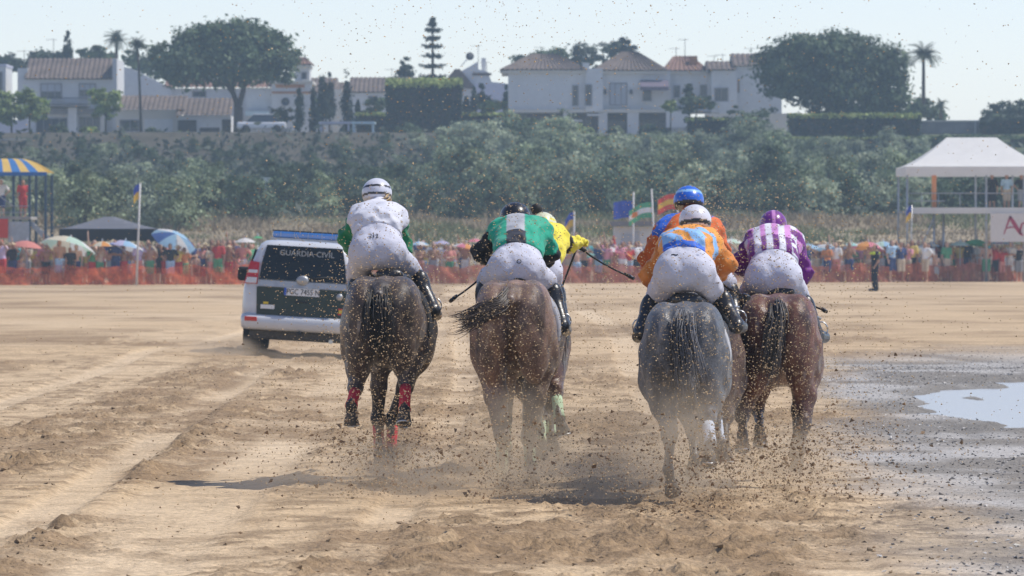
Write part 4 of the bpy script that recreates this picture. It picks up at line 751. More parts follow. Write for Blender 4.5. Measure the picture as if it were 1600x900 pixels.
a, b = rel(r, -5, 303), rel(r, 20, 321); MB().tube([(a.x, -.1, a.z), (b.x, -.1, b.z)], .035, 6).build('brace', M_steel, r)
a, b, c = rel(r, -90, 273), rel(r, 74, 273), rel(r, 26, 247); n = 12; x0, x1 = a.x, b.x; e = c.z
for k in range(n):
    u0, u1 = k / n, (k + 1) / n; xa, xb = x0 + (x1 - x0) * u0, x0 + (x1 - x0) * u1; sh = (x1 - c.x)
    ta, tb = min(xa, xa - (sh) * (u0 ** 3)), xb - sh * (u1 ** 3); ta = xa - sh * (u0 ** 3); cl_ = FAB['flagyellow2'] if False else None
    col_ = ['awnblue', 'awnyellow'][k % 2]
    if col_ not in FAB: FAB[col_] = fab(col_, (.06, .22, .55) if k % 2 == 0 else (.80, .55, .16))
    v = []
    for j in range(6):
        t = j / 5; z = a.z + .12 + (e - a.z - .12) * math.sin(t * math.pi / 2); y = -.3 + (dep / 2 + .3) * t; xA, xB = xa + (ta - xa) * t, xb + (tb - xb) * t; v += [(xA, y, z), (xB, y, z)]
    v2 = [(p[0], dep - p[1], p[2]) for p in v]; allv = v + v2; q = [(2 * j, 2 * j + 1, 2 * j + 3, 2 * j + 2) for j in range(5)] + [(12 + 2 * j, 12 + 2 * j + 2, 12 + 2 * j + 3, 12 + 2 * j + 1) for j in range(5)]
    ob('awning_stripe', mesh_np('awning_stripe', allv, q), FAB[col_], r); MB().box(xa + .002, xb - .002, -.33, -.31, a.z - .05, a.z + .119).build('awning_hem', FAB['awnblue'], r)
# white pavilion on its scaffold stand
M_pav = fab('pavilion_cloth', (.84, .83, .80), .8, .04, .3); M_ban = mat('banner_cloth', (.70, .66, .62), .8, .05); M_rasp = mat('raspberry_print', (.42, .05, .10), .7, .05); M_or = mat('orange_tube', (.75, .30, .12), .5, .1)
D = 262; s = F / D; r = tag(empty('pavilion_stand', (GX(1535, D), D, 0)), 'white hip roofed pavilion on a raised scaffold stand with cream banner', 'pavilion'); dep = 6; zd = rel(r, 0, 329).z; ze = rel(r, 0, 262).z; zr = rel(r, 0, 213).z
x0, x1 = rel(r, 1417, 0).x, rel(r, 1640, 0).x
for px in (1417.5, 1541, 1600, 1640):
    for y in (0, dep): x = rel(r, px, 0).x; MB().tube([(x, y, -.1), (x, y, ze - .02)], .05, 8).build('post', M_steel, r)
for px in (1461,): x = rel(r, px, 0).x; MB().tube([(x, .6, zd), (x, .6, ze)], .11, 8).build('orange_post', M_or, r); MB().tube([(x, .6, -.1), (x, .6, zd - .13)], .05, 8).build('post', M_steel, r)
x = rel(r, 1477, 0).x; MB().tube([(x, 1, -.1), (x, 1, zd)], .05, 8).build('post', M_steel, r)
MB().box(x0, x1, -.05, dep + .05, zd - .12, zd).build('deck', M_deck, r); MB().box(x0 - .05, x1, -.12, -.055, zd - .14, zd + .14).build('deck_edge', M_pav, r)
for py in (302, 314): a = rel(r, 1420, py); MB().tube([(a.x, -.02, a.z), (rel(r, 1600, py).x if py == 302 else rel(r, 1476, py).x, -.02, a.z)], .028, 6).build('guard_rail', M_steel, r)
for px in (1440, 1466, 1500, 1541): a = rel(r, px, 302); MB().tube([(a.x, -.02, zd), (a.x, -.02, a.z)], .02, 6).build('rail_post', M_steel, r)
MB().tube([(x0, 0, .1), (rel(r, 1461, 0).x, 0, zd - .2)], .03, 6).build('brace', M_steel, r)
a, b = rel(r, 1547, 378), rel(r, 1640, 333); MB().box(a.x, b.x, -.2, -.15, a.z, b.z).build('banner', M_ban, r); bn = [c for c in r.children if c.name.startswith('banner')][0]
def stroke(pts, wd, y):
    m = MB(); pts = [Vector(p) for p in pts]; m_ = []
    for i, p in enumerate(pts):
        t = (pts[min(i + 1, len(pts) - 1)] - pts[max(i - 1, 0)]).normalized(); nn = Vector((-t.z, 0, t.x)); w_ = wd[i]; m_.append((p + nn * w_, p - nn * w_))
    for (a, b), (c, d_) in zip(m_, m_[1:]): m.prism([a, c, d_, b], (0, -.01, 0))
    return m
A_ = lambda pp: [tuple(rel(r, q[0], q[1], D) * 1) for q in pp]
for pts, wd in (([(1568, 366), (1571, 358), (1574, 349), (1577, 341), (1579, 338)], [.02, .03, .04, .05, .05]), ([(1577, 338), (1582, 346), (1588, 356), (1594, 365), (1598, 368)], [.05, .09, .09, .07, .02]), ([(1571, 357), (1578, 355), (1586, 355)], [.02, .035, .02]), ([(1593, 366), (1594, 358), (1596, 350), (1599, 348), (1603, 352), (1604, 360), (1606, 366), (1610, 364)], [.03, .05, .04, .03, .05, .05, .04, .02])):
    q_ = [(p[0], -.205, p[2]) for p in A_(pts)]; stroke(q_, wd, 0).build('lettering', M_rasp, bn)
# roof of the pavilion: concave hip slopes and a short valance
ry0, ry1 = rel(r, 1487, 0).x, rel(r, 1566, 0).x; n = 16; ex0, ex1 = rel(r, 1416, 0).x - .05, x1 + .05
def rp(u, t, sd_):
    k = t ** 1.0; z = ze + .05 + (zr - ze - .05) * (t ** 1.35)
    if sd_ == 'f': return ((ex0 + (ex1 - ex0) * u) * (1 - k) + (ry0 + (ry1 - ry0) * u) * k, (-.4) * (1 - k) + dep / 2 * k, z)
    if sd_ == 'b': q_ = rp(u, t, 'f'); return (q_[0], dep - q_[1], q_[2])
    xe, xr_ = (ex0, ry0) if sd_ == 'l' else (ex1, ry1); return (xe * (1 - k) + xr_ * k, (-.4 + (dep + .8) * u) * (1 - k) + dep / 2 * k, z)
for sd_ in 'fblr':
    v = [rp(i / n, j / 8, sd_) for i in range(n + 1) for j in range(9)]; q = [(i * 9 + j, (i + 1) * 9 + j, (i + 1) * 9 + j + 1, i * 9 + j + 1) for i in range(n) for j in range(8)]; ob('roof_slope', mesh_np('roof_slope', v, q), M_pav, r)
    e = [rp(i / n, 0, sd_) for i in range(n + 1)]; v = []
    for i, p in enumerate(e): v += [p, (p[0], p[1], p[2] - .40)]
    v2 = v; ob('valance', mesh_np('valance', v2, [(2 * i, 2 * i + 2, 2 * i + 3, 2 * i + 1) for i in range(n)]), M_pav, r)
# ---------------------------------------------------------------- the crowd: a few shapes, each spectator a copy of one in clothes of their own
SKIN = [mat('skin_%s' % n, c, .55, .08, 6, spec=.35) for n, c in (('fair', (.58, .36, .26)), ('tanned', (.45, .25, .165)), ('brown', (.33, .175, .11)))]
HAIR = {'dark hair': mat('dark_hair', (.03, .022, .018), .6, .2, 20), 'brown hair': mat('brown_hair', (.09, .05, .03), .6, .2, 20), 'fair hair': mat('fair_hair', (.40, .28, .14), .6, .2, 20), 'white cap': mat('white_cap', (.75, .75, .74), .8), 'red cap': mat('red_cap', (.55, .06, .05), .8), 'blue cap': mat('blue_cap', (.08, .14, .4), .8), 'straw hat': mat('straw_hat', (.62, .5, .3), .8)}
CLOTH = {k: mat('%s_fabric' % k, c, .85, .1, 5) for k, c in (('white', (.74, .74, .73)), ('black', (.025, .025, .03)), ('red', (.5, .05, .05)), ('pink', (.68, .30, .36)), ('navy', (.04, .06, .16)), ('sky', (.38, .55, .72)), ('green', (.10, .32, .16)), ('yellow', (.70, .55, .15)), ('orange', (.68, .26, .10)), ('grey', (.32, .32, .34)), ('lilac', (.48, .40, .60)), ('teal', (.10, .38, .40)), ('beige', (.52, .43, .32)), ('coral', (.66, .27, .22)))}
ARMS = {'arms down': [[(-.2, 0, 1.42), (-.25, .02, 1.12), (-.24, -.06, .86)], [(.2, 0, 1.42), (.25, .02, 1.12), (.24, -.06, .86)]], 'hand at brow': [[(-.2, 0, 1.42), (-.25, .02, 1.12), (-.24, -.06, .86)], [(.2, 0, 1.42), (.34, -.14, 1.36), (.1, -.18, 1.64)]],
        'holding up a phone': [[(-.2, 0, 1.42), (-.25, -.14, 1.2), (-.06, -.32, 1.5)], [(.2, 0, 1.42), (.25, -.14, 1.2), (.06, -.32, 1.5)]], 'arms crossed': [[(-.2, 0, 1.42), (-.25, -.04, 1.16), (.08, -.2, 1.2)], [(.2, 0, 1.42), (.25, -.04, 1.16), (-.08, -.2, 1.16)]],
        'arm raised': [[(-.2, 0, 1.42), (-.27, -.02, 1.68), (-.3, -.05, 1.96)], [(.2, 0, 1.42), (.25, .02, 1.12), (.24, -.06, .86)]], 'hands on hips': [[(-.2, 0, 1.42), (-.36, .04, 1.2), (-.18, -.02, 1.02)], [(.2, 0, 1.42), (.36, .04, 1.2), (.18, -.02, 1.02)]]}
def person_shape(arms, longhair=False, dress=False, lean=0, hb=.026, hat=False, step=0):
    B = Sdf(); hd = Sdf(); tp = Sdf(); bt = Sdf()
    for s_ in (-1, 1):
        lg = Sdf(); yk = step * s_
        lg.rc((s_ * .085, 0, .94), (s_ * .095, -.02 + yk * .5, .5), .088, .058, .03).rc((s_ * .095, -.02 + yk * .5, .5), (s_ * .1, .03 + yk, .08), .057, .038, .02).rc((s_ * .1, .02 + yk, .05), (s_ * .12, -.14 + yk, .035), .042, .034, .02)
        B.join(lg); bt.rc((s_ * .085, 0, .94), (s_ * .095, -.02 + yk * .5, .5), .09, .07, .03)
    to = Sdf().el((0, .01, .98), (.165, .115, .14), .04).rc((0, 0, 1.08), (0, lean * .5, 1.28), .115, .135, .05).el((0, lean, 1.31), (.175, .11, .16), .05).rc((-.15, lean, 1.41), (.15, lean, 1.41), .065, .065, .04)
    B.join(to); tp.join(to); bt.el((0, .01, .98), (.168, .118, .13), .04)
    for a in arms:
        a = [np.array(q, float) + np.array((0, lean, 0)) for q in a]; B.rc(a[0], a[1], .05, .04, .03).rc(a[1], a[2], .038, .028, .02).rc(a[2], a[2] + (a[2] - a[1]) * .38, .036, .024, .015); tp.rc(a[0], a[0] * .35 + a[1] * .65, .06, .058, .03)
    B.rc((0, lean, 1.42), (0, lean - .01, 1.56), .052, .05, .03).el((0, lean - .015, 1.615), (.076, .096, .115), .02).el((0, lean - .115, 1.60), (.014, .022, .022), .015).el((.078, lean, 1.61), (.014, .025, .032), .01).el((-.078, lean, 1.61), (.014, .025, .032), .01)
    hd.el((0, lean - .01, 1.635), (.088, .105, .115), .02)
    if longhair: hd.rc((0, lean + .07, 1.62), (0, lean + .12, 1.36), .07, .055, .04)
    if hat: hd.el((0, lean - .02, 1.665), (.19, .2, .022), .02)
    me = [sdf_mesh('person', B, hb), sdf_mesh('top', tp, hb, .014, lambda X, Y, Z: (.55 if dress else .96) - Z + 0 * X + 0 * Y), sdf_mesh('shorts', bt, hb, .02, lambda X, Y, Z: np.maximum(.46 - Z, Z - 1.02) + 0 * X + 0 * Y), sdf_mesh('hair', hd, hb * .8, .004, lambda X, Y, Z: np.minimum(1.60 - Z, .1) + 0 * X + 0 * Y if hat else np.minimum(np.maximum(1.655 - Z, -.0 * X), -(Y - lean - .015)) + 0 * X)]
    for m in me: m.materials.append(SKIN[0])
    return me
SH = {}
for k, a in ARMS.items():
    for lh in (0, 1): SH[(k, lh)] = person_shape(a, bool(lh), False, R.uniform(-.05, .02))
for k in ('arms down', 'hand at brow'): SH[(k, 2)] = person_shape(ARMS[k], hat=True)
def spectator(x, y, z, sc, key, top, bot, hair, skin, label, rz=0, group='spectators behind the orange fence', bare=False):
    me = SH[key]; r = ob('person', me[0], None, None, (x, y, z), (0, 0, rz)); r.scale = (sc, sc, sc); ms = [skin, CLOTH.get(top), CLOTH[bot], HAIR[hair]]; r.material_slots[0].link = 'OBJECT'; r.material_slots[0].material = skin
    for i, nm in ((1, 'top'), (2, 'shorts'), (3, 'hat' if key[1] == 2 or 'cap' in hair else 'hair')):
        if i == 1 and bare: continue
        c = ob(nm, me[i], None, r); c.material_slots[0].link = 'OBJECT'; c.material_slots[0].material = ms[i]
    return tag(r, label, 'person', group)
places = [(-30, 'below the striped tower'), (78, 'by the striped parasol'), (130, 'under the black gazebo'), (192, 'beside the white flagpole'), (236, 'beneath the sky blue parasol'), (312, 'beside the police car'), (352, 'by the police mirror'), (640, 'near the white jockey'), (690, 'near the black sleeve'), (880, 'under the yellow sleeve'), (945, 'by the yellow parasol'), (1120, 'before the purple jockey'), (1262, 'beside the purple sleeve'), (1300, 'close to the steward'), (1345, 'behind the steward'), (1390, 'just past the steward'), (1425, 'below the pavilion deck'), (1490, 'by the green parasol'), (1545, 'below the cream banner')]
def ptxt(px):
    t = places[0][1]
    for a, b in places:
        if px >= a: t = b
    return t
used = set(); ncr = 0; rows = [(.75, 12.5), (1.6, 12.5), (2.9, 14), (4.6, 17), (8.5, 24)]
for ri, (off, step) in enumerate(rows):
    px = -6 + ri * 4
    while px < 1606:
        vis = px < 398 or 642 < px < 736 or 882 < px < 1004 or 1126 < px < 1150 or px > 1264
        if vis and ri < 2 and any(abs(px - a) < b * .46 for a, b in PAR) and R.random() < (.3 if ri == 0 else .97): vis = False
        if vis and ncr < 299:
            x0 = GX(px, 245 + off); y = float(FY(x0)) + off + R.uniform(-.25, .25); x = GX(px + R.uniform(-4, 4), y)
            for _ in range(60):
                lh = R.choice([0, 0, 1, 1, 2]); pose = R.choice(list(ARMS)); pose = pose if lh < 2 else R.choice(['arms down', 'hand at brow'])
                hair = 'straw hat' if lh == 2 else R.choice(['dark hair', 'dark hair', 'brown hair', 'fair hair'] + (['white cap', 'red cap', 'blue cap'] if lh == 0 else [])); top = R.choice(list(CLOTH) + ['white', 'white', 'black', 'navy', 'pink']); bot = R.choice(['navy', 'black', 'white', 'red', 'sky', 'beige', 'green', 'grey', 'coral']); bare = R.random() < .26
                lab = '%s spectator, %s, %s shorts, %s, %s' % (hair.replace('hair', 'haired').replace('cap', 'capped').replace('straw hat', 'straw hatted'), 'bare torso' if bare else top + ' top', bot, pose, ptxt(px))
                if lab not in used: break
            used.add(lab); z = max(0, bz(x, y)); spectator(x, y, z, 1.05 * R.choice([.88, .93, .97, 1, 1.02, 1.06, .99, .95] + ([.72, .62] if ri == 0 else [])), (pose, lh), top, bot, hair, R.choice(SKIN), lab, R.uniform(-.7, .7), bare=bare); ncr += 1
        px += step * R.uniform(.85, 1.15)
# officials on the stands and the steward on the sand
SH['std'] = person_shape(ARMS['arms crossed']); D = 257; zdk = P(0, 341, D).z
spectator(GX(36, D), D, zdk, 1.0, ('arms down', 0), 'red', 'red', 'dark hair', SKIN[1], 'official in red standing by the rail of the striped tower', .3, 'officials on the stands'); spectator(GX(2, D), D, zdk, 1.02, ('hands on hips', 0), 'white', 'navy', 'white cap', SKIN[0], 'official in white cap and shirt at the striped tower edge', -.3, 'officials on the stands')
D = 263.5; zdk = P(0, 329, 262).z
for px, k, t, b, hr, lab in ((1550, ('arms down', 0), 'black', 'black', 'dark hair', 'man all in black standing on the pavilion deck'), (1573, ('arms down', 1), 'sky', 'beige', 'brown hair', 'person in a sky blue top on the pavilion deck'), (1596, ('hands on hips', 0), 'black', 'grey', 'dark hair', 'person in black top and grey shorts at the pavilion edge')): spectator(GX(px, D), D, zdk, .98, k, t, b, hr, SKIN[1], lab, R.uniform(-.3, .3), 'officials on the stands')
B = person_shape([[(-.2, 0, 1.42), (-.25, .02, 1.12), (-.22, -.16, .95)], [(.2, 0, 1.42), (.25, .02, 1.12), (.24, -.12, .92)]], hat=False, hb=.02); D = GD(455)
r = ob('person', B[0], None, None, (GX(1367, D), D, ground_h(GX(1367, D), D)), (0, 0, -1.2)); r.data.materials.clear(); r.data.materials.append(SKIN[1]); tag(r, 'steward in dark uniform standing alone before the orange fence', 'person')
uni = mat('dark_uniform', (.012, .014, .026), .8, .1); hv = mat('yellow_patch', (.6, .75, .05), .7, .05)
lg = Sdf()
for s_ in (-1, 1): lg.rc((s_ * .085, 0, .94), (s_ * .095, -.02, .5), .09, .068, .03).rc((s_ * .095, -.02, .5), (s_ * .1, .03, .1), .066, .055, .02).rc((s_ * .1, .02, .05), (s_ * .12, -.16, .035), .05, .04, .02)
lg.el((0, .01, .98), (.168, .118, .13), .04); ob('trousers', sdf_mesh('trousers', lg, .02, .016), uni, r); B[1].materials.clear(); ob('shirt', B[1], uni, r); B[3].materials.clear(); ob('cap', B[3], uni, r)
MB().box(-.2, .2, -.14, .14, 1.36, 1.47, .05).build('shoulder_yoke', hv, r)
# ---------------------------------------------------------------- police car
D = 90.; M_vw = mat('police_white_paint', (.60, .61, .63), .28, .06, 3, coat=.6, spec=.5); M_vg = mat('police_dark_green_paint', (.006, .026, .024), .35, .2, 4, coat=.15, spec=.35); M_glass = mat('dark_tinted_glass', (.008, .012, .014), .12, .1, 3, spec=.4); M_blk = mat('black_plastic', (.025, .025, .026), .6, .2, 10); M_chr = mat('dusty_chrome', (.55, .56, .56), .3, .15, 8, metal=.9); M_tail = mat('red_tail_lamp', (.55, .015, .012), .15, .1, 4, coat=1); M_clear = mat('clear_lamp', (.75, .72, .68), .2, .05, 6, coat=1); M_blue = mat('blue_lamp', (.04, .20, .55), .15, .15, 4, coat=1, spec=.6); M_plate = mat('plate_white', (.78, .78, .76), .4, .04); M_ink = mat('black_lettering', (.015, .015, .018), .6, .05); M_sil = mat('silver_lettering', (.34, .35, .35), .5, .05); M_yel = mat('plate_yellow', (.75, .55, .05), .5, .05); M_mud = mat('dusty_black_plastic', (.085, .075, .06), .9, .35, 6, var2=.4, scale2=40)
van = tag(empty('police_car', (GX(466, D), D, .02)), 'white and dark green police four wheel drive with blue roof light bar', 'police car'); van.rotation_euler = (0, rad(3.3), rad(-.5))
def loft(name, rings, m, par, n=6):
    """rings of (z, half width, y rear, y front, corner radius)"""
    mb = MB(); R_ = []
    for z, hw, y0, y1, rc in rings:
        pts = []
        for cx, cy, a0 in ((hw - rc, y0 + rc, -90), (hw - rc, y1 - rc, 0), (-hw + rc, y1 - rc, 90), (-hw + rc, y0 + rc, 180)):
            for k in range(n + 1): a = rad(a0 + 90 * k / n); pts.append(mb.bm.verts.new((cx + rc * math.cos(a), cy + rc * math.sin(a), z)))
        R_.append(pts)
    for a, b in zip(R_, R_[1:]):
        for k in range(len(a)): mb.bm.faces.new((a[k], a[(k + 1) % len(a)], b[(k + 1) % len(a)], b[k])).smooth = True
    mb.bm.faces.new(R_[0]); mb.bm.faces.new(R_[-1]); return mb.build(name, m, par)
body = loft('body', [(.42, .86, .06, 4.6, .2), (.48, .93, .0, 4.68, .22), (.75, .945, -.01, 4.72, .25), (1.0, .94, .0, 4.70, .25), (1.12, .925, .01, 4.62, .25), (1.16, .90, .02, 4.55, .25)], M_vw, van)
loft('cabin', [(1.155, .90, .03, 3.55, .2), (1.4, .84, .07, 3.2, .2), (1.66, .755, .15, 2.75, .2), (1.76, .705, .21, 2.6, .22), (1.81, .63, .28, 2.5, .24), (1.835, .48, .45, 2.3, .24)], M_vw, van)
def panel(name, pts, m, par, th=.02): return MB().prism(pts, (0, th, 0)).build(name, m, par)
def yr(z): return float(np.interp(z, [.42, .75, 1.0, 1.16, 1.4, 1.66, 1.76, 1.81], [.05, -.012, 0, .02, .07, .15, .21, .27]))
tg = panel('tailgate', [(-.70, yr(.64) - .03, .64), (.70, yr(.64) - .03, .64), (.72, yr(1.08) - .03, 1.08), (-.72, yr(1.08) - .03, 1.08)], M_vg, van, .06)
panel('number_plate', [(-.28, -.06, .965), (.28, -.06, .965), (.28, -.055, 1.085), (-.28, -.055, 1.085)], M_plate, tg, .02); pl = [c for c in tg.children if c.name.startswith('number_plate')][0]
o = ob('lettering', text_mesh('PGC 7455 N', .128, .002), M_ink, pl, (.02, -.061, 1.022), (rad(90), 0, 0)); o.scale = (.78, 1, 1); panel('blue_strip', [(-.28, -.064, .967), (-.245, -.064, .967), (-.245, -.06, 1.083), (-.28, -.06, 1.083)], mat('plate_blue', (.05, .12, .5), .5, .03), pl, .003)
panel('garnish', [(-.70, -.05, 1.09), (.70, -.05, 1.09), (.70, -.03, 1.185), (-.70, -.03, 1.185)], M_galv, tg, .06); o = ob('model_lettering', text_mesh('LAND CRUISER', .05, .003), M_sil, tg, (0, -.052, .90), (rad(90), 0, 0)); bpy.data.objects.remove(o)
m = MB(); m.lathe([(.001, .02), (.06, .014), (.10, 0), (.10, -.02)], 20, Matrix.Translation((0, -.055, 1.21)) @ Matrix.Rotation(rad(90), 4, 'X') @ Matrix.Diagonal((1, .78, 1, 1))); m.build('badge', M_galv, tg)
rw = panel('rear_window', [(-.69, yr(1.19) - .025, 1.20), (.69, yr(1.19) - .025, 1.20), (.665, yr(1.45) - .02, 1.45), (.60, yr(1.745) - .028, 1.745), (-.60, yr(1.745) - .028, 1.745), (-.665, yr(1.45) - .02, 1.45)], M_glass, van, .05)
o = ob('lettering', text_mesh('GUARDIA CIVIL', .125, .002), M_sil, rw, (.04, yr(1.63) - .036, 1.63), (rad(76), 0, 0)); MB().tube([(-.02, yr(1.23) - .05, 1.23), (.48, yr(1.3) - .05, 1.29)], .012, 6).build('wiper', M_blk, rw)
panel('crest_sticker', [(-.64, -.062, .735), (-.42, -.062, .735), (-.42, -.06, .80), (-.64, -.06, .80)], M_plate, tg, .01); panel('sticker', [(-.60, -.062, .81), (-.52, -.062, .81), (-.52, -.06, .845), (-.60, -.06, .845)], M_yel, tg, .01); panel('flag_sticker', [(.60, -.062, .72), (.69, -.062, .72), (.69, -.06, .80), (.60, -.06, .80)], M_yel, tg, .01); MB().box(.59, .70, -.064, -.061, .775, .80).box(.59, .70, -.064, -.061, .70, .722).build('flag_stripe', M_tail, tg)
m = MB(); m.box(-.10, .10, -.068, -.03, .855, .885, .008); m.build('handle', M_blk, tg); MB().lathe([(.001, 0), (.055, 0), (.055, -.01)], 14, Matrix.Translation((.60, -.066, .98)) @ Matrix.Rotation(rad(90), 4, 'X')).build('emblem', M_galv, tg)
bp = loft('bumper', [(.40, .90, -.09, .5, .12), (.44, .935, -.14, .5, .14), (.58, .945, -.15, .5, .14), (.635, .93, -.09, .5, .12)], M_vw, van)
for s_ in (-1, 1):
    MB().box(s_ * .78 - .10, s_ * .78 + .10, -.165, -.10, .53, .60, .01).build('reflector', M_tail, bp)
    l_ = MB(); x0, x1 = sorted((s_ * .71, s_ * .90)); l_.prism([(s_ * .715, yr(1.15) - .03, 1.12), (s_ * .93, yr(1.15) + .08, 1.12), (s_ * .885, yr(1.3) + .06, 1.32), (s_ * .845, yr(1.45) + .05, 1.48), (s_ * .70, yr(1.45) - .02, 1.46)], (0, .22, 0)); tl_ = l_.build('tail_light', M_tail, van)
    MB().prism([(s_ * .73, yr(1.15) - .045, 1.13), (s_ * .91, yr(1.15) + .04, 1.13), (s_ * .885, yr(1.25) + .03, 1.22), (s_ * .722, yr(1.25) - .035, 1.22)], (0, .03, 0)).build('clear_lens', M_clear, tl_); MB().prism([(s_ * .722, yr(1.3) - .037, 1.29), (s_ * .875, yr(1.3) + .03, 1.29), (s_ * .868, yr(1.36) + .03, 1.34), (s_ * .72, yr(1.36) - .03, 1.34)], (0, .03, 0)).build('clear_lens', M_clear, tl_)
    m = MB(); m.box(s_ * 1.06 - .12, s_ * 1.06 + .12, 2.55, 2.68, 1.13, 1.36, .05, seg=3).box(s_ * .92 - .06, s_ * .92 + .06, 2.60, 2.66, 1.15, 1.20); m.build('mirror', M_blk, van)
    MB().prism([(s_ * .905, .32, 1.2), (s_ * .905, 2.95, 1.2), (s_ * .785, 2.6, 1.66), (s_ * .785, .5, 1.66)], (s_ * .02, 0, 0)).build('side_window', M_glass, van); MB().box(s_ * .936 - .012, s_ * .936 + .012, 1.1, 3.3, .62, .98).build('door_stripe', M_vg, van)
    for y, k in ((.98, 'rear'), (3.72, 'front')):
        wl = MB(); wl.lathe([(.25, -.13), (.36, -.13), (.395, -.09), (.40, 0), (.395, .09), (.36, .13), (.25, .13), (.25, -.13)], 28, Matrix.Translation((s_ * .80, y, .40)) @ Matrix.Rotation(rad(90), 4, 'Y'))
        for a in range(28): c = Matrix.Translation((s_ * .80, y, .40)) @ Matrix.Rotation(2 * math.pi * a / 28, 4, 'X') @ Matrix.Translation((0, 0, .40)); b_ = bmesh.ops.create_cube(wl.bm, size=1); bmesh.ops.transform(wl.bm, matrix=c @ Matrix.Diagonal((.2, .035, .02, 1)), verts=b_['verts'])
        t_ = wl.build('wheel', M_tyre, van); MB().lathe([(.001, -.05), (.16, -.07), (.25, -.11), (.25, .11), (.16, .1), (.001, .1)], 18, Matrix.Translation((s_ * .80, y, .40)) @ Matrix.Rotation(rad(90), 4, 'Y')).build('rim', M_chr, t_)
    MB().box(s_ * .80 - .12, s_ * .80 + .12, .5, .52, .2, .48).build('mud_flap', M_blk, van)
MB().box(-.80, .80, .0, .5, .25, .41, .04).build('valance', M_mud, van); MB().box(-.78, .78, .3, 4.2, .26, .44, .03).build('underbody', M_blk, van); MB().tube([(.5, -.05, .27), (.5, .5, .27)], .035, 10).build('exhaust', M_chr, van); MB().tube([(0, -.16, .38), (0, .2, .36)], .03, 8).build('tow_hook', M_blk, van)
lb = empty('light_bar', (0, 0, 0), 0, van); MB().box(-.57, .57, 1.08, 1.42, 1.865, 1.97, .03, seg=3).build('blue_lens', M_blue, lb); MB().box(-.60, .60, 1.05, 1.45, 1.835, 1.864, .01).build('base', M_galv, lb); MB().box(-.58, .60, 1.10, 1.40, 1.971, 1.99, .01).build('top_rail', M_blk, lb)
for s_ in (-.5, .5): MB().box(s_ - .04, s_ + .04, 1.15, 1.35, 1.80, 1.834).build('foot', M_blk, lb)
for k in range(5): MB().box(-.44 + .22 * k - .003, -.44 + .22 * k + .003, 1.07, 1.078, 1.875, 1.965).build('divider', M_galv, lb)
MB().prism([(-.74, 2.95, 1.2), (.74, 2.95, 1.2), (.62, 2.58, 1.74), (-.62, 2.58, 1.74)], (0, .3, -.02)).build('windscreen', M_glass, van)
# ---------------------------------------------------------------- race horses and jockeys
def coat_mat(name):
    m = mat(name, attr=True, rough=.45, var=.3, scale=5, bump=.5, bscale=110, spec=.35, var2=.3, scale2=55, sheen=.05, bdist=.006); t = m.node_tree; n, L = t.nodes, t.links; b = n['Principled BSDF']; src = b.inputs['Base Color'].links[0].from_socket; tc = n.new('ShaderNodeTexCoord')
    def nz(sc, scl, lo, hi, a, c):
        mp = n.new('ShaderNodeMapping'); mp.inputs['Scale'].default_value = scl; x = n.new('ShaderNodeTexNoise'); x.inputs['Scale'].default_value = sc; x.inputs['Detail'].default_value = 5; x.inputs['Distortion'].default_value = .6; r = n.new('ShaderNodeMapRange'); r.inputs[1].default_value = lo; r.inputs[2].default_value = hi; r.inputs[3].default_value = a; r.inputs[4].default_value = c
        L.new(tc.outputs['Object'], mp.inputs[0]); L.new(mp.outputs[0], x.inputs['Vector']); L.new(x.outputs[0], r.inputs[0]); return r.outputs[0]
    def mix(f, c):
        nonlocal src
        x = n.new('ShaderNodeMix'); x.data_type = 'RGBA'; x.inputs[7].default_value = (*c, 1); L.new(f, x.inputs[0]); L.new(src, x.inputs[6]); src = x.outputs[2]
    mix(nz(3.2, (1, 1, .6), .50, .62, 0, .7), (.018, .015, .014))            # wet, darkened hair
    mix(nz(7, (1.4, 1, .5), .60, .72, 0, .45), (.42, .39, .37))               # dried sweat foam
    mix(nz(30, (1, 1, 1), .58, .68, 0, .55), (.40, .30, .19))                 # sand stuck to the coat
    L.new(src, b.inputs['Base Color']); L.new(nz(6, (1, 1, 1), .35, .65, .28, .62), b.inputs['Roughness']); return m
M_coat = coat_mat('horse_coat')
M_hoof = mat('hoof_horn', (.09, .075, .06), .6, .3, 20); M_shoe = mat('horseshoe_steel', (.6, .6, .6), .35, .2, 30, metal=.9); M_leather = mat('black_leather', (.016, .015, .015), .35, .2, 12, .2, 60, spec=.5, coat=.2)
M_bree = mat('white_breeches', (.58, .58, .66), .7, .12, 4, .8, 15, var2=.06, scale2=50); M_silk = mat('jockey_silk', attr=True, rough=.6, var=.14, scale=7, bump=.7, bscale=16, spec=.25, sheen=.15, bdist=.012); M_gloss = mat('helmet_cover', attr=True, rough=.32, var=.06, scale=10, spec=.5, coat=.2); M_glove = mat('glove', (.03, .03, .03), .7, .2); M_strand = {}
def smooth_path(pts, n):
    pts = [np.array(p, float) for p in pts]; P_ = [2 * pts[0] - pts[1]] + pts + [2 * pts[-1] - pts[-2]]; out = []; m = len(pts) - 1
    for i in range(n + 1):
        t = i / n * m; k = min(int(t), m - 1); t -= k; a, b, c, d = P_[k:k + 4]; out.append(.5 * (2 * b + (c - a) * t + (2 * a - 5 * b + 4 * c - d) * t * t + (3 * b - a - 3 * c + d) * t ** 3))
    return np.array(out)
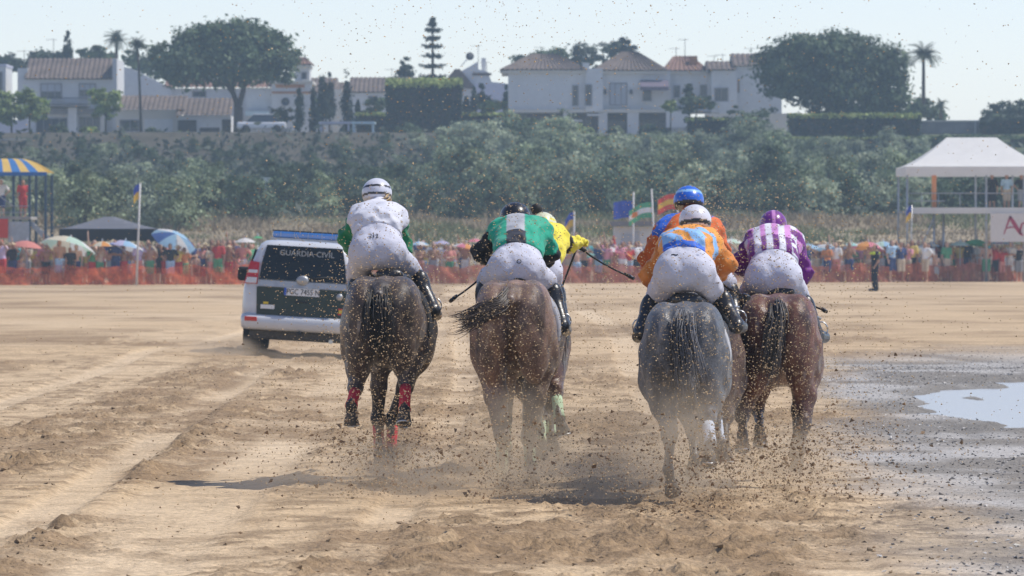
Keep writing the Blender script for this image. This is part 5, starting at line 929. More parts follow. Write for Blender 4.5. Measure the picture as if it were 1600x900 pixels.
def strands(name, path, n, w0, w1, r0, c, parent, seed, curl=.02, tip=(.55, 1.0)):
    """a tail, mane or plait of many fine tapering strands round a path"""
    g = np.random.default_rng(seed); K = 12; base = smooth_path(path, K); V, Q, C = [], [], []; lk = g.normal(size=(14, 3))
    for s_ in range(n):
        u = (g.normal(size=3) * .22 + lk[g.integers(0, len(lk))] * .5); e = g.uniform(*tip); ph = g.uniform(0, 6.28, 3); tone = g.uniform(.6, 1.5); L_ = smooth_path(path, int(K * e) + 1) if False else base[:max(3, int(K * e)) + 1]; m = len(L_)
        for i, p in enumerate(L_):
            t = i / (m - 1); tt = i / K; w_ = w0 + (w1 - w0) * tt; q = p + u * w_ + curl * tt * np.sin(ph + tt * 7); d = L_[min(i + 1, m - 1)] - L_[max(i - 1, 0)]; d = d / (np.linalg.norm(d) + 1e-9); a = np.cross(d, [0, 1, .3]); a /= np.linalg.norm(a) + 1e-9; b = np.cross(d, a); r = r0 * (1 - .85 * t ** 2)
            for k in range(3): V.append(q + r * (math.cos(2.094 * k) * a + math.sin(2.094 * k) * b)); C.append([x * tone for x in c])
            if i:
                o = len(V) - 6
                for k in range(3): Q.append((o + k, o + (k + 1) % 3, o + 3 + (k + 1) % 3, o + 3 + k))
    return ob(name, mesh_np(name, V, Q, True, np.clip(np.array(C), 0, 1)), M_strands, parent)
M_strands = mat('hair_strands', attr=True, rough=.45, var=.1, scale=20, spec=.4)
HORSES = []
def horse(label, cx, d, croup, yaw, wide, coat, point, legs, tail, wrap=None, cloth=(.04, .04, .045), seed=0, tailc=(.03, .026, .024), tailw=(.05, .10), girthc=None, tn=360):
    X0 = GX(cx, d); c, s = math.cos(rad(yaw)), math.sin(rad(yaw)); Rm = [[c, s, 0], [-s, c, 0], [0, 0, 1]]
    def L(p): q = P(p[0], p[1], d + p[2]); return np.array((q.x - X0, q.y - d, q.z))
    zc = L((cx, croup, .4))[2]; dz = zc - 1.545
    def B(x, y, z): return np.array((x * wide * c + y * s, y * c - x * wide * s, z + dz))
    T, W_ = Sdf(), wide
    e = lambda x, y, z, a, b, h_, k=.06: T.el(B(x, y, z), (a * W_, b, h_), k, Rm)
    r_ = lambda a, b, ra, rb, k=.05: T.rc(B(*a), B(*b), ra, rb, k)
    bar = Sdf()
    for q in ((0, .95, 1.16, .30, .62, .335), (0, .62, 1.17, .265, .36, .29), (0, 1.38, 1.17, .25, .36, .37)):
        bar.el(B(*q[:3]), (q[3] * W_, q[4], q[5]), .1, Rm)
    T.join(bar)
    for g_ in (-1, 1):
        e(g_ * .145, .30, 1.305, .155, .33, .235, .045); e(g_ * .165, .2, 1.07, .125, .2, .31, .06); e(g_ * .105, .065, 1.19, .10, .12, .22, .04); e(g_ * .215, .42, 1.02, .11, .17, .22, .07); e(g_ * .20, .55, 1.36, .07, .12, .1, .06); e(g_ * .15, 1.45, 1.15, .14, .26, .36, .08); e(g_ * .06, 1.66, 1.12, .11, .12, .18, .06)
    e(0, .40, 1.36, .19, .38, .175, .05); r_((0, .10, 1.45), (0, .8, 1.475), .055, .07, .05); r_((0, .8, 1.42), (0, 1.42, 1.50), .08, .075, .08)
    r_((0, .07, 1.44), (0, -.05, 1.39), .055, .045, .03)
    r_((0, 1.5, 1.32), (0, 2.05, 1.44), .20, .13, .1); r_((0, 1.62, 1.2), (0, 2.02, 1.36), .15, .11, .08); r_((0, 2.08, 1.47), (0, 2.26, 1.46), .115, .11, .05); r_((0, 2.24, 1.44), (0, 2.62, 1.20), .105, .062, .04); e(0, 2.64, 1.185, .058, .06, .055, .03)
    for g_ in (-1, 1): r_((g_ * .065, 2.14, 1.55), (g_ * .08, 2.10, 1.66), .032, .010, .02)
    hooves, wraps = [], []
    for kind, g_, pts in legs:
        q = [L(p) for p in pts]
        if kind == 'hind':
            st = B(g_ * .20, .44, .98); T.rc(B(g_ * .165, .28, 1.15), st, .165, .12, .08)
            T.rc(st, (st + q[0]) / 2 + np.array((0, -.02, 0)), .115, .085, .07).rc((st + q[0]) / 2 + np.array((0, -.02, 0)), q[0], .085, .055, .04).rc(q[0], q[0] + np.array((0, -.035, .05)), .052, .03, .03)
        else:
            el = B(g_ * .15, 1.42, .92); T.rc(B(g_ * .15, 1.5, 1.1), el, .13, .10, .08).rc(el, (el + q[0]) / 2, .085, .062, .05).rc((el + q[0]) / 2, q[0], .060, .046, .04).el(q[0], (.052, .052, .06), .03)
        T.el(q[0], (.052, .062, .075), .03) if kind == 'hind' else None; T.rc(q[0] + np.array((0, -.028, -.02)), q[1] + np.array((0, -.022, .02)), .022, .02, .02); T.rc(q[0], q[1], .040, .031, .03).rc(q[1], q[1] + np.array((0, 0, .002)), .042, .042, .02)
        dr = q[2] - q[1]; ln = np.linalg.norm(dr); dr /= ln; ank = q[1] + dr * max(.03, ln - .10); T.rc(q[1], ank, .032, .037, .02); hooves.append((ank, dr, q[2])); wraps.append((q[0], q[1]))
    dark = np.array(point); base = np.array(coat)
    def colf(v):
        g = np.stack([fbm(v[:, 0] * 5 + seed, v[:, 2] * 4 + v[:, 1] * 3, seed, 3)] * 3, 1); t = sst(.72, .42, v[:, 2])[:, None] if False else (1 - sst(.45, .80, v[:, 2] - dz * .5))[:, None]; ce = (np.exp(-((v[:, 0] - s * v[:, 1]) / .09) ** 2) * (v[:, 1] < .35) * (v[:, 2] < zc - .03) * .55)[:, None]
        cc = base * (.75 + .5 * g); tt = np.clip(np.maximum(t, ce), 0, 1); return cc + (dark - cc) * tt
    o = ob('horse', sdf_mesh('horse', T, .02, 0, None, colf, lambda X, Y, Z: .004 * np.sin(X * 23 + Z * 11) * np.sin(Y * 17 + Z * 19)), M_coat, None, (X0, d, 0)); tag(o, label, 'horse', 'race horses galloping away')
    for i, (ank, dr, toe) in enumerate(hooves):
        z = Vector(dr); M = Matrix.Translation(Vector(ank)) @ z.to_track_quat('Z', 'Y').to_matrix().to_4x4()
        hf = MB().lathe([(.001, -.01), (.040, -.01), (.046, .02), (.060, .090), (.058, .095), (.042, .087), (.001, .08)], 16, M).build('hoof', M_hoof, o); sh = MB(); n = 12
        ring = [(M @ Vector((.052 * math.cos(a), .052 * math.sin(a), .097))) for a in [rad(-60 + 300 * k / n) + math.pi * .5 + rad(60) - rad(90) for k in range(n + 1)]]; sh.tube(ring, .0085, 5); sh.build('horseshoe', M_shoe, hf)
        if wrap and wrap[i]:
            a, b = [np.array(x) for x in wraps[i]]; pts = [a + (b - a) * t for t in (.22, .4, .6, .8, 1.0)]; wr = MB(); wr.tube([tuple(p) for p in pts], [.043, .044, .043, .043, .050], 14)
            wr.build('leg_wrap', mat('leg_wrap_cloth', wrap[i], .85, .2, 20, .5, 60), o)
    tp = [B(0, .02, 1.43)] + [L(p) for p in tail]; strands('tail', tp, tn, *tailw, .0055, tailc, o, seed); strands('mane', [B(0, 1.45, 1.55), B(.02, 1.8, 1.53), B(.03, 2.12, 1.58)], 60, .06, .08, .008, tailc, o, seed + 1)
    ob('saddle_cloth', sdf_mesh('saddle_cloth', bar.join(Sdf().rc(B(0, .8, 1.42), B(0, 1.42, 1.50), .08, .075, .08)), .02, .022, lambda X, Y, Z: np.maximum(np.maximum(.72 + 0 * X - Y + s * X, Y - 1.3), (1.06 + dz) - Z)), mat('saddle_cloth_fabric', cloth, .8, .12, 8, .3, 40), o)
    sa = Sdf().el(B(0, .92, 1.53), (.13, .26, .05), .03, Rm).rc(B(-.09, 1.0, 1.51), B(-.27, 1.08, 1.25), .05, .04, .04).rc(B(.09, 1.0, 1.51), B(.27, 1.08, 1.25), .05, .04, .04).el(B(0, .72, 1.55), (.11, .06, .05), .03, Rm); ob('saddle', sdf_mesh('saddle', sa, .015), M_leather, o)
    br = MB()
    for g_ in (-1, 1): br.tube([tuple(B(g_ * .09, 2.16, 1.52)), tuple(B(g_ * .1, 2.28, 1.40)), tuple(B(g_ * .075, 2.54, 1.25))], .011, 6)
    br.tube([tuple(B(.1, 2.30, 1.38)), tuple(B(.06, 2.36, 1.46)), tuple(B(-.06, 2.36, 1.46)), tuple(B(-.1, 2.30, 1.38))], .011, 6); br.build('bridle', M_leather, o); HORSES.append(o)
    return dict(o=o, L=L, B=B, X0=X0, d=d, dz=dz)
def fingers(sd, w_, tgt, side, r=.0095):
    """a closed fist: four bent fingers and a thumb set along the palm"""
    w_ = np.array(w_, float); d = np.array(tgt, float) - w_; d /= np.linalg.norm(d) + 1e-9; sx = np.cross(d, [0, 0, 1.]); sx /= np.linalg.norm(sx) + 1e-9; up = np.cross(sx, d); sd.el(w_ + d * .045, (.038, .042, .03), .012)
    for k, ln in enumerate((.030, .034, .032, .026)):
        b = w_ + d * .082 + sx * (-.030 + .02 * k); m = b + d * ln * .6 - up * .014; t = m - up * .024 - d * .018; sd.rc(b, m, r, r * .95, .006).rc(m, t, r * .95, r * .85, .005)
    b = w_ + d * .04 + sx * side * .034; sd.rc(b, b + d * .03 - up * .02 + sx * side * .006, r * 1.1, r, .006).rc(b + d * .03 - up * .02 + sx * side * .006, b + d * .046 - up * .034 - sx * side * .012, r, r * .8, .005)
def jockey(hs, label, J, silk, sleeve, helm, hem=.24, bootc=None, skin=1, glovec=None, helm_r=.118):
    Lw = hs['L']; Jv = {k: Lw(v) for k, v in J.items()}; O = Jv['P'].copy(); J_ = {k: v - O for k, v in Jv.items()}; g = J_; h = .0125
    root_loc = (hs['X0'] + O[0], hs['d'] + O[1], O[2]); mid = (g['SL'] + g['SR']) / 2; ax = mid - g['P']; lat = g['SR'] - g['SL']; lat = lat / np.linalg.norm(lat); up = np.cross(lat, ax / np.linalg.norm(ax)); up /= np.linalg.norm(up)
    tor = Sdf(); W = g['W']
    for q in (-1, 1):
        s_ = mid + lat * q * .085; tor.rc(g['P'] + lat * q * .07 + np.array((0, .02, .02)), W + lat * q * .068, .105, .10, .05).rc(W + lat * q * .068, s_, .098, .108, .06)
    tor.rc(g['P'] + np.array((0, .02, .02)), mid, .10, .112, .09); tor.rc(g['SL'], g['SR'], .072, .072, .08).rc(mid, g['Hd'] + (mid - g['Hd']) * .45, .085, .06, .04)
    pel = Sdf(); thL = Sdf(); bo = {}
    for q, k in ((-1, 'L'), (1, 'R')):
        pel.el(g['P'] + lat * q * .085 + np.array((0, -.03, -.005)), (.113, .125, .125), .07); hip = g['P'] + lat * q * .10 + np.array((0, .03, -.02)); thL.rc(hip, g['K' + k], .108, .068, .05)
        sh = Sdf().rc(g['K' + k], g['A' + k], .062, .042, .03).rc(g['A' + k] + np.array((0, -.03, -.02)), g['T' + k], .043, .034, .03); mc = g['K' + k] * .65 + g['A' + k] * .35; sh.el(mc + np.array((0, -.012, 0)), (.06, .062, .1), .03); bo[k] = sh
    pel.rc(g['P'], W, .12, .115, .05); arm = {}
    for k in 'LR': arm[k] = Sdf().rc(g['S' + k], g['E' + k], .060, .046, .04).rc(g['E' + k], g['H' + k], .046, .032, .03)
    head = Sdf().el(g['Hd'], (.076, .096, .115), .03).el(g['Hd'] + np.array((0, .1, -.01)), (.016, .025, .028), .015).el(g['Hd'] + np.array((0, .06, -.09)), (.045, .045, .035), .03).el(g['Hd'] + np.array((.078, 0, -.01)), (.014, .024, .034), .01).el(g['Hd'] + np.array((-.078, 0, -.01)), (.014, .024, .034), .01)
    hand = Sdf()
    for k, q in (('L', 1), ('R', -1)): fingers(hand, g['H' + k], g['H' + k] + (g['H' + k] - g['E' + k]) * .4 + np.array((0, .04, 0)), q)
    body = Sdf().join(tor, pel, thL, bo['L'], bo['R'], arm['L'], arm['R'], head, hand)
    r = ob('person', sdf_mesh('person', body, h, -.012), SKIN[skin], None, root_loc); tag(r, label, 'person', 'jockeys riding away')
    axn = ax / np.linalg.norm(ax); al = np.linalg.norm(ax)
    def tor_uv(v): return (v - g['P']) @ lat, ((v - g['P']) @ axn) / al, (v - g['P']) @ up
    wr = lambda X, Y, Z: .005 * (np.abs(np.sin(X * 17 + Z * 31 + 4 * np.sin(X * 8 - Y * 6) + Y * 13)) ** .5 - .8) + .0035 * np.sin(X * 34 + Z * 21 + 5 * np.sin(Y * 9)) + .003 * np.sin(Z * 58 - X * 27 + 3 * np.sin(Y * 14))
    J0 = Sdf().join(tor, pel); cutw = lambda X, Y, Z: hem - (((X - g['P'][0]) * axn[0] + (Y - g['P'][1]) * axn[1] + (Z - g['P'][2]) * axn[2]) / al)
    ob('jacket', sdf_mesh('jacket', J0, h, .017, cutw, lambda v: silk(*tor_uv(v)), lambda X, Y, Z: 1.5 * wr(X, Y, Z)), M_silk, r)
    for k in 'LR':
        E_, H_ = g['E' + k], g['H' + k]; S_ = g['S' + k]; hv_ = (H_ - E_) / np.linalg.norm(H_ - E_); L2 = np.linalg.norm(H_ - E_)
        def sc(v, k=k, S_=S_, E_=E_, H_=H_):
            a = E_ - S_; b = H_ - E_; t1 = np.clip(((v - S_) @ a) / (a @ a), 0, 1); t2 = np.clip(((v - E_) @ b) / (b @ b), 0, 1); return sleeve(k, t1 + t2, v)
        ob('sleeve', sdf_mesh('sleeve', arm[k], h, .021, lambda X, Y, Z, E_=E_, hv_=hv_, L2=L2: ((X - E_[0]) * hv_[0] + (Y - E_[1]) * hv_[1] + (Z - E_[2]) * hv_[2]) - L2 + .01, sc, lambda X, Y, Z: 2.0 * wr(X * 1.2, Y, Z * 1.1)), M_silk, r)
        gl = Sdf(); fingers(gl, H_, H_ + (H_ - E_) * .4 + np.array((0, .04, 0)), 1 if k == 'L' else -1); ob('glove', sdf_mesh('glove', gl, .006, .003), M_glove if glovec is None else glovec, r)
        ob('boot', sdf_mesh('boot', bo[k], h, .012, lambda X, Y, Z, K_=g['K' + k], A_=g['A' + k]: .06 - (((X - K_[0]) * (A_ - K_)[0] + (Y - K_[1]) * (A_ - K_)[1] + (Z - K_[2]) * (A_ - K_)[2]) / np.linalg.norm(A_ - K_))), M_leather if bootc is None else bootc, r)
        T_ = g['T' + k] * .6 + g['A' + k] * .4; st = MB(); st.tube([tuple(T_ + np.array((.05 * math.cos(a), 0, .05 + .06 * math.sin(a)))) for a in [2 * math.pi * q / 14 for q in range(15)]], .006, 6); st.tube([tuple(T_ + np.array((0, .02, .13))), tuple(g['K' + k] * .5 + g['P'] * .5 + np.array((0, .1, -.1)))], .010, 5)
        sto = st.build('stirrup', M_shoe, hs['o']); sto.location = (O[0], O[1], O[2])
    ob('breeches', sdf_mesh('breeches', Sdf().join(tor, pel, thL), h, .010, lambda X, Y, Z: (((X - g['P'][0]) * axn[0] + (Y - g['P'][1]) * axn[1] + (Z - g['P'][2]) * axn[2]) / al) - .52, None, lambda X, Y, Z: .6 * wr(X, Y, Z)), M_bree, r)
    hc = g['Hd'] + np.array((0, -.012, .0)); n_ = np.array((0, .25, .968)); hm = Sdf().el(hc, (helm_r, .142, .119), .02).el(hc + np.array((0, .145, -.005)), (.085, .075, .014), .02)
    ob('helmet', sdf_mesh('helmet', hm, .009, 0, lambda X, Y, Z: -.06 - ((X - hc[0]) * n_[0] + (Y - hc[1]) * n_[1] + (Z - hc[2]) * n_[2]), lambda v: helm(v - hc)), M_gloss, r)
    return r, g, root_loc
def V3(*c): return np.array(c)
def pick_(v, conds, default):
    out = np.tile(np.array(default, float), (len(v), 1))
    for m, c in conds: out[m] = c
    return out
WHITE, BLACK, GREEN, GREY = (.64, .64, .70), (.012, .012, .014), (.015, .34, .20), (.42, .43, .46); BLUE, LBLUE, ORANGE, ORED, PURP, PINK, YEL = (.03, .14, .62), (.26, .50, .82), (.82, .33, .05), (.66, .13, .02), (.16, .018, .20), (.62, .26, .58), (.80, .68, .05)
RED, GRN = (.70, .05, .07), (.45, .58, .38)
h1 = horse('dark bay horse with red leg wraps nearest the police car', 592, 43.0, 430, 5, .97, (.085, .060, .048), (.022, .019, .018), [('hind', -1, [(556, 606, .22), (549, 634, -.02), (549, 665, .0)]), ('hind', 1, [(634, 596, .12), (632, 640, -.14), (631, 660, -.20)]), ('front', -1, [(590, 654, 1.55), (593, 702, 1.5), (595, 727, 1.56)]), ('front', 1, [(614, 655, 1.55), (611, 702, 1.45), (611, 726, 1.52)])],
    [(592, 480, -.10), (594, 520, -.10), (588, 562, -.06)], [RED, RED, RED, RED], (.03, .03, .033), 1, tailw=(.05, .10))
h2 = horse('brown bay horse with its tail streaming sideways', 797, 42.2, 436, 5, .96, (.235, .145, .105), (.125, .085, .063), [('hind', -1, [(785, 684, .10), (784, 738, .14), (785, 762, .24)]), ('hind', 1, [(826, 684, .3), (829, 728, .24), (833, 756, .34)]), ('front', -1, [(790, 655, 1.55), (790, 700, 1.3), (790, 722, 1.2)]), ('front', 1, [(838, 640, 1.65), (842, 690, 1.55), (845, 712, 1.6)])],
    [(784, 480, -.10), (760, 490, -.16), (735, 504, -.20), (712, 508, -.22)], [GRN, GRN, GRN, GRN], (.36, .36, .39), 2, tailc=(.075, .055, .045), tailw=(.035, .075), tn=420)
h3 = horse('bay horse with green leg wrap running half hidden beyond the streaming tail', 818, 44.6, 452, 4, .92, (.12, .062, .042), (.045, .033, .028), [('hind', 1, [(869, 612, .10), (874, 655, -.10), (882, 681, -.12)]), ('hind', -1, [(838, 640, .3), (836, 690, .3), (838, 712, .36)]), ('front', -1, [(845, 650, 1.5), (845, 690, 1.4), (845, 712, 1.46)]), ('front', 1, [(860, 640, 1.6), (862, 680, 1.5), (864, 702, 1.55)])],
    [(850, 500, -.1), (848, 540, -.1), (846, 580, -.05)], [GRN, GRN, GRN, GRN], (.05, .05, .05), 3)
h4 = horse('grey horse galloping nearest to the viewer', 1066, 39.9, 470, 4.5, .95, (.105, .108, .118), (.07, .072, .08), [('hind', -1, [(1047, 678, .12), (1044, 735, .1), (1052, 772, .2)]), ('hind', 1, [(1106, 655, .12), (1110, 695, -.12), (1107, 728, -.18)]), ('front', -1, [(1083, 675, 1.5), (1085, 718, 1.35), (1082, 742, 1.4)]), ('front', 1, [(1118, 645, 1.6), (1124, 690, 1.5), (1124, 714, 1.55)])],
    [(1062, 520, -.10), (1068, 570, -.10), (1076, 625, -.06)], [None, (.55, .60, .68), None, (.55, .60, .68)], (.5, .5, .52), 4, tailc=(.13, .13, .14), tailw=(.05, .10), tn=380)
h5 = horse('brown horse hidden behind the grey one, only its flank showing', 1094, 42.4, 476, 5, .95, (.11, .062, .045), (.04, .03, .026), [('hind', -1, [(1090, 660, .2), (1090, 712, .2), (1094, 738, .3)]), ('hind', 1, [(1134, 650, .2), (1132, 695, .05), (1134, 716, .05)]), ('front', -1, [(1095, 650, 1.5), (1095, 690, 1.4), (1095, 712, 1.5)]), ('front', 1, [(1128, 640, 1.55), (1130, 680, 1.3), (1130, 700, 1.25)])],
    [(1096, 520, -.1), (1096, 570, -.1), (1098, 610, -.05)], None, (.05, .05, .06), 5)
h6 = horse('red bay horse at the edge of the wet shells', 1214, 42.9, 457, 5, .98, (.150, .062, .040), (.050, .032, .027), [('hind', -1, [(1160, 648, .25), (1160, 680, .02), (1160, 700, -.02)]), ('hind', 1, [(1256, 664, .15), (1250, 704, .05), (1243, 734, .12)]), ('front', -1, [(1184, 640, 1.6), (1187, 672, 1.3), (1188, 696, 1.25)]), ('front', 1, [(1246, 640, 1.55), (1244, 690, 1.5), (1244, 712, 1.56)])],
    [(1215, 505, -.10), (1208, 550, -.10), (1200, 600, -.06)], None, (.06, .06, .065), 6, tailc=(.085, .075, .07), tailw=(.05, .10))
def bands(c, zs, base=BLACK):
    return lambda q: pick_(q, [((q[:, 2] + .25 * q[:, 1] > a) & (q[:, 2] + .25 * q[:, 1] < b), k) for a, b, k in zs], c)
j1 = jockey(h1, 'jockey in white with green sleeves and striped white helmet', dict(P=(590, 392, .82), W=(589, 352, .98), SL=(562, 343, 1.22), SR=(618, 343, 1.22), Hd=(589, 302, 1.46), EL=(541, 372, 1.34), ER=(631, 384, 1.34), HL=(568, 418, 1.62), HR=(618, 418, 1.62), KL=(556, 430, 1.22), KR=(646, 424, 1.22), AL=(562, 492, .98), AR=(676, 482, .98), TL=(562, 500, 1.14), TR=(682, 492, 1.16)),
    lambda u, t, n: pick_(u, [], WHITE), lambda k, t, v: pick_(v, [], (.012, .20, .08)), bands(WHITE, [(.025, .043, BLACK), (-.04, -.022, BLACK)]), skin=0)
j2 = jockey(h2, 'jockey in emerald green with grey and black back panel and black helmet', dict(P=(806, 420, .80), W=(810, 397, .96), SL=(779, 364, 1.26), SR=(846, 364, 1.26), Hd=(805, 340, 1.50), EL=(750, 394, 1.36), ER=(860, 396, 1.36), HL=(771, 412, 1.52), HR=(842, 420, 1.62), KL=(760, 436, 1.2), KR=(858, 442, 1.2), AL=(754, 500, .96), AR=(878, 506, .96), TL=(752, 510, 1.12), TR=(884, 516, 1.12)),
    lambda u, t, n: pick_(u, [((np.abs(u) < .072) & (n > 0) & (t > .62), GREY), ((np.abs(u) < .075) & (n > 0) & (t <= .62), (.02, .022, .035))], (.012, .36, .22)), lambda k, t, v: pick_(v, [(t > (.0 if k == 'L' else .85), BLACK)], (.012, .36, .22)), bands(BLACK, []))
j3 = jockey(h3, 'jockey in yellow with black armband leaning out behind the green jockey', dict(P=(836, 428, .8), W=(844, 402, .96), SL=(834, 380, 1.25), SR=(864, 375, 1.25), Hd=(848, 354, 1.5), EL=(832, 405, 1.35), ER=(890, 382, 1.3), HL=(842, 428, 1.6), HR=(905, 378, 1.38), KL=(826, 445, 1.2), KR=(864, 440, 1.2), AL=(822, 505, .96), AR=(880, 505, .96), TL=(820, 515, 1.12), TR=(884, 516, 1.12)),
    lambda u, t, n: pick_(u, [((u - .06) ** 2 + (t - .7) ** 2 * .12 < .0012, GREY)], YEL), lambda k, t, v: pick_(v, [((t > .55) & (t < 1.0), BLACK)], YEL), bands((.70, .70, .48), [(.03, .05, YEL), (-.01, .01, YEL), (-.06, -.04, BLACK)]), glovec=mat('yellow_cuff', YEL, .6, .1))
j4 = jockey(h4, 'jockey in pale blue and orange silks with white helmet on the grey horse', dict(P=(1070, 424, .80), W=(1072, 388, .96), SL=(1048, 385, 1.24), SR=(1108, 383, 1.24), Hd=(1086, 345, 1.44), EL=(1014, 430, 1.30), ER=(1137, 412, 1.30), HL=(1032, 462, 1.58), HR=(1112, 440, 1.60), KL=(1024, 464, 1.2), KR=(1120, 462, 1.2), AL=(1002, 516, .96), AR=(1150, 506, .96), TL=(997, 526, 1.12), TR=(1159, 511, 1.14)),
    lambda u, t, n: pick_(u, [(t > .35, LBLUE), (np.abs(((u * 4.2 + t * 1.5) % 1.0) - .5) < .17, ORANGE), ((t > .93), ORANGE), ((t < .22), BLUE), ((t < .4) & (np.abs(u) > .15), ORANGE)], LBLUE), lambda k, t, v: pick_(v, [], (.62, .21, .035)), bands((.70, .69, .74), [(-.05, -.018, BLACK)]), hem=.10)
j5 = jockey(h5, 'jockey in orange and royal blue silks with blue helmet rising behind another', dict(P=(1092, 425, .8), W=(1086, 398, .94), SL=(1038, 362, 1.2), SR=(1114, 360, 1.2), Hd=(1076, 314, 1.44), EL=(1012, 404, 1.32), ER=(1128, 398, 1.32), HL=(1024, 446, 1.6), HR=(1112, 446, 1.6), KL=(1056, 445, 1.2), KR=(1136, 442, 1.2), AL=(1052, 510, .96), AR=(1150, 500, .96), TL=(1050, 518, 1.12), TR=(1154, 510, 1.12)),
    lambda u, t, n: pick_(u, [(np.abs(((u * 3.1 - t * 1.25 + .12) % 1.0) - .5) < .25, ORED), ((t > 1.02) & (np.abs(u) < .12), ORED)], BLUE), lambda k, t, v: pick_(v, [], ORED), lambda q: pick_(q, [(np.abs(q[:, 2] + .25 * q[:, 1] + .055) < .03, BLACK), ((q[:, 2] + .25 * q[:, 1] > .045) & (q[:, 2] + .25 * q[:, 1] < .07), LBLUE)], BLUE))
j6 = jockey(h6, 'jockey in purple pink and white striped silks with purple helmet', dict(P=(1209, 432, .80), W=(1208, 402, .96), SL=(1180, 380, 1.24), SR=(1238, 380, 1.24), Hd=(1208, 352, 1.48), EL=(1153, 412, 1.30), ER=(1256, 428, 1.30), HL=(1172, 428, 1.5), HR=(1244, 455, 1.55), KL=(1168, 462, 1.2), KR=(1250, 462, 1.2), AL=(1158, 520, .96), AR=(1276, 522, .96), TL=(1154, 530, 1.12), TR=(1288, 527, 1.16)),
    lambda u, t, n: pick_(u, [(np.abs(((u + .023) / .095 % 1.0) - .5) < .24, PURP), ((np.abs(((u + .023) / .095 % 1.0) - .5) < .24) & (t > .72), PINK), ((np.abs(u) > .15) & (np.sin(t * 22) > 0), PURP)], (.70, .70, .76)), lambda k, t, v: pick_(v, [], PURP), lambda q: pick_(q, [(np.abs(q[:, 0]) < .012, PINK), (q[:, 2] + .25 * q[:, 1] < -.03, BLACK)], (.19, .03, .24)), helm_r=.108)
# fair plait, cap button, breeches marks
r, g, rl = j1; q0 = g['Hd'] + np.array((.06, -.10, -.06)); strands('plait', [q0 + np.array((.02, .05, .02)), q0 + np.array((.005, -.03, -.012)), q0 + np.array((-.05, -.06, -.035)), q0 + np.array((-.13, -.05, -.05))], 70, .035, .03, .007, (.42, .30, .16), r, 77, .012)
def mark(j, txt, px, py, hs, size, m=M_ink):
    r, g, rl = j; p = hs['L']((px, py, .9)) - np.array((rl[0] - hs['X0'], rl[1] - hs['d'], rl[2])); dep = bpy.context.evaluated_depsgraph_get(); tgt = [c for c in r.children if c.name.startswith('breeches')][0]
    ok, loc, nn, _ = tgt.ray_cast(Vector((p[0], -1.5, p[2])), Vector((0, 1, 0)))
    if not ok: return
    o = ob('emblem', text_mesh(txt, size, .0015), m, r, loc + nn * .004); o.rotation_euler = (-nn).to_track_quat('-Z', 'Y').to_euler() if False else nn.to_track_quat('Z', 'Y').to_euler()
bpy.context.view_layer.update()
mark(j1, '212', 585, 369, h1, .05); mark(j2, 'O', 811, 409, h2, .05); mark(j4, '~', 1053, 398, h4, .09); mark(j6, '..', 1215, 414, h6, .06)
p = j3[1]['Hd'] + np.array((-.05, -.02, .14)); MB().lathe([(.001, -.05), (.035, -.035), (.05, 0), (.035, .035), (.001, .05)], 12, Matrix.Translation(Vector(p))).build('cap_pompom', M_glove, j3[0])
def whip(hs, a, b, label, dy0=1.5, dy1=1.3, r0=.010):
    A, B_ = [np.array((hs['X0'], hs['d'], 0)) + hs['L'](x) for x in ((*a, dy0), (*b, dy1))]; o = tag(empty('riding_whip', A), label, 'whip', 'whips held by jockeys'); v = B_ - A
    MB().tube([tuple(v * t + np.array((0, 0, -.02 * math.sin(t * 3.1)))) for t in (0, .25, .5, .75, 1)], [r0, r0 * .8, r0 * .75, r0 * .75, r0 * .8], 8).build('shaft', M_leather, o); MB().tube([tuple(v * -.08), tuple(v * .16)], r0 * 1.6, 8).build('grip', M_glove, o); MB().tube([tuple(v * .9), tuple(v * 1.0), tuple(v * 1.08)], [r0 * 1.2, r0 * 1.7, r0 * 1.4], 6).build('flap', M_leather, o)
whip(h2, (772, 413), (708, 467), 'black whip in the black sleeved hand of the green jockey'); whip(h3, (902, 385), (984, 432), 'long black whip in the yellow sleeved hand', 1.45, 1.2); whip(h4, (1112, 430), (1166, 464), 'thick dark whip held by the jockey on the grey horse', 1.6, 1.4, .014); whip(h6, (1243, 456), (1288, 485), 'black whip held low by the purple jockey', 1.5, 1.2)
def reins(hs, j):
    r, g, rl = j; O = np.array((rl[0] - hs['X0'], rl[1] - hs['d'], rl[2]))
    m = MB()
    for k, q in (('L', -1), ('R', 1)): m.tube([tuple(g['H' + k] + O), tuple(hs['B'](q * .14, 2.02, 1.42)), tuple(hs['B'](q * .09, 2.5, 1.24))], .009, 5)
    m.build('reins', M_leather, hs['o'])
for a, b in ((h1, j1), (h2, j2), (h3, j3), (h4, j4), (h5, j5), (h6, j6)): reins(a, b)
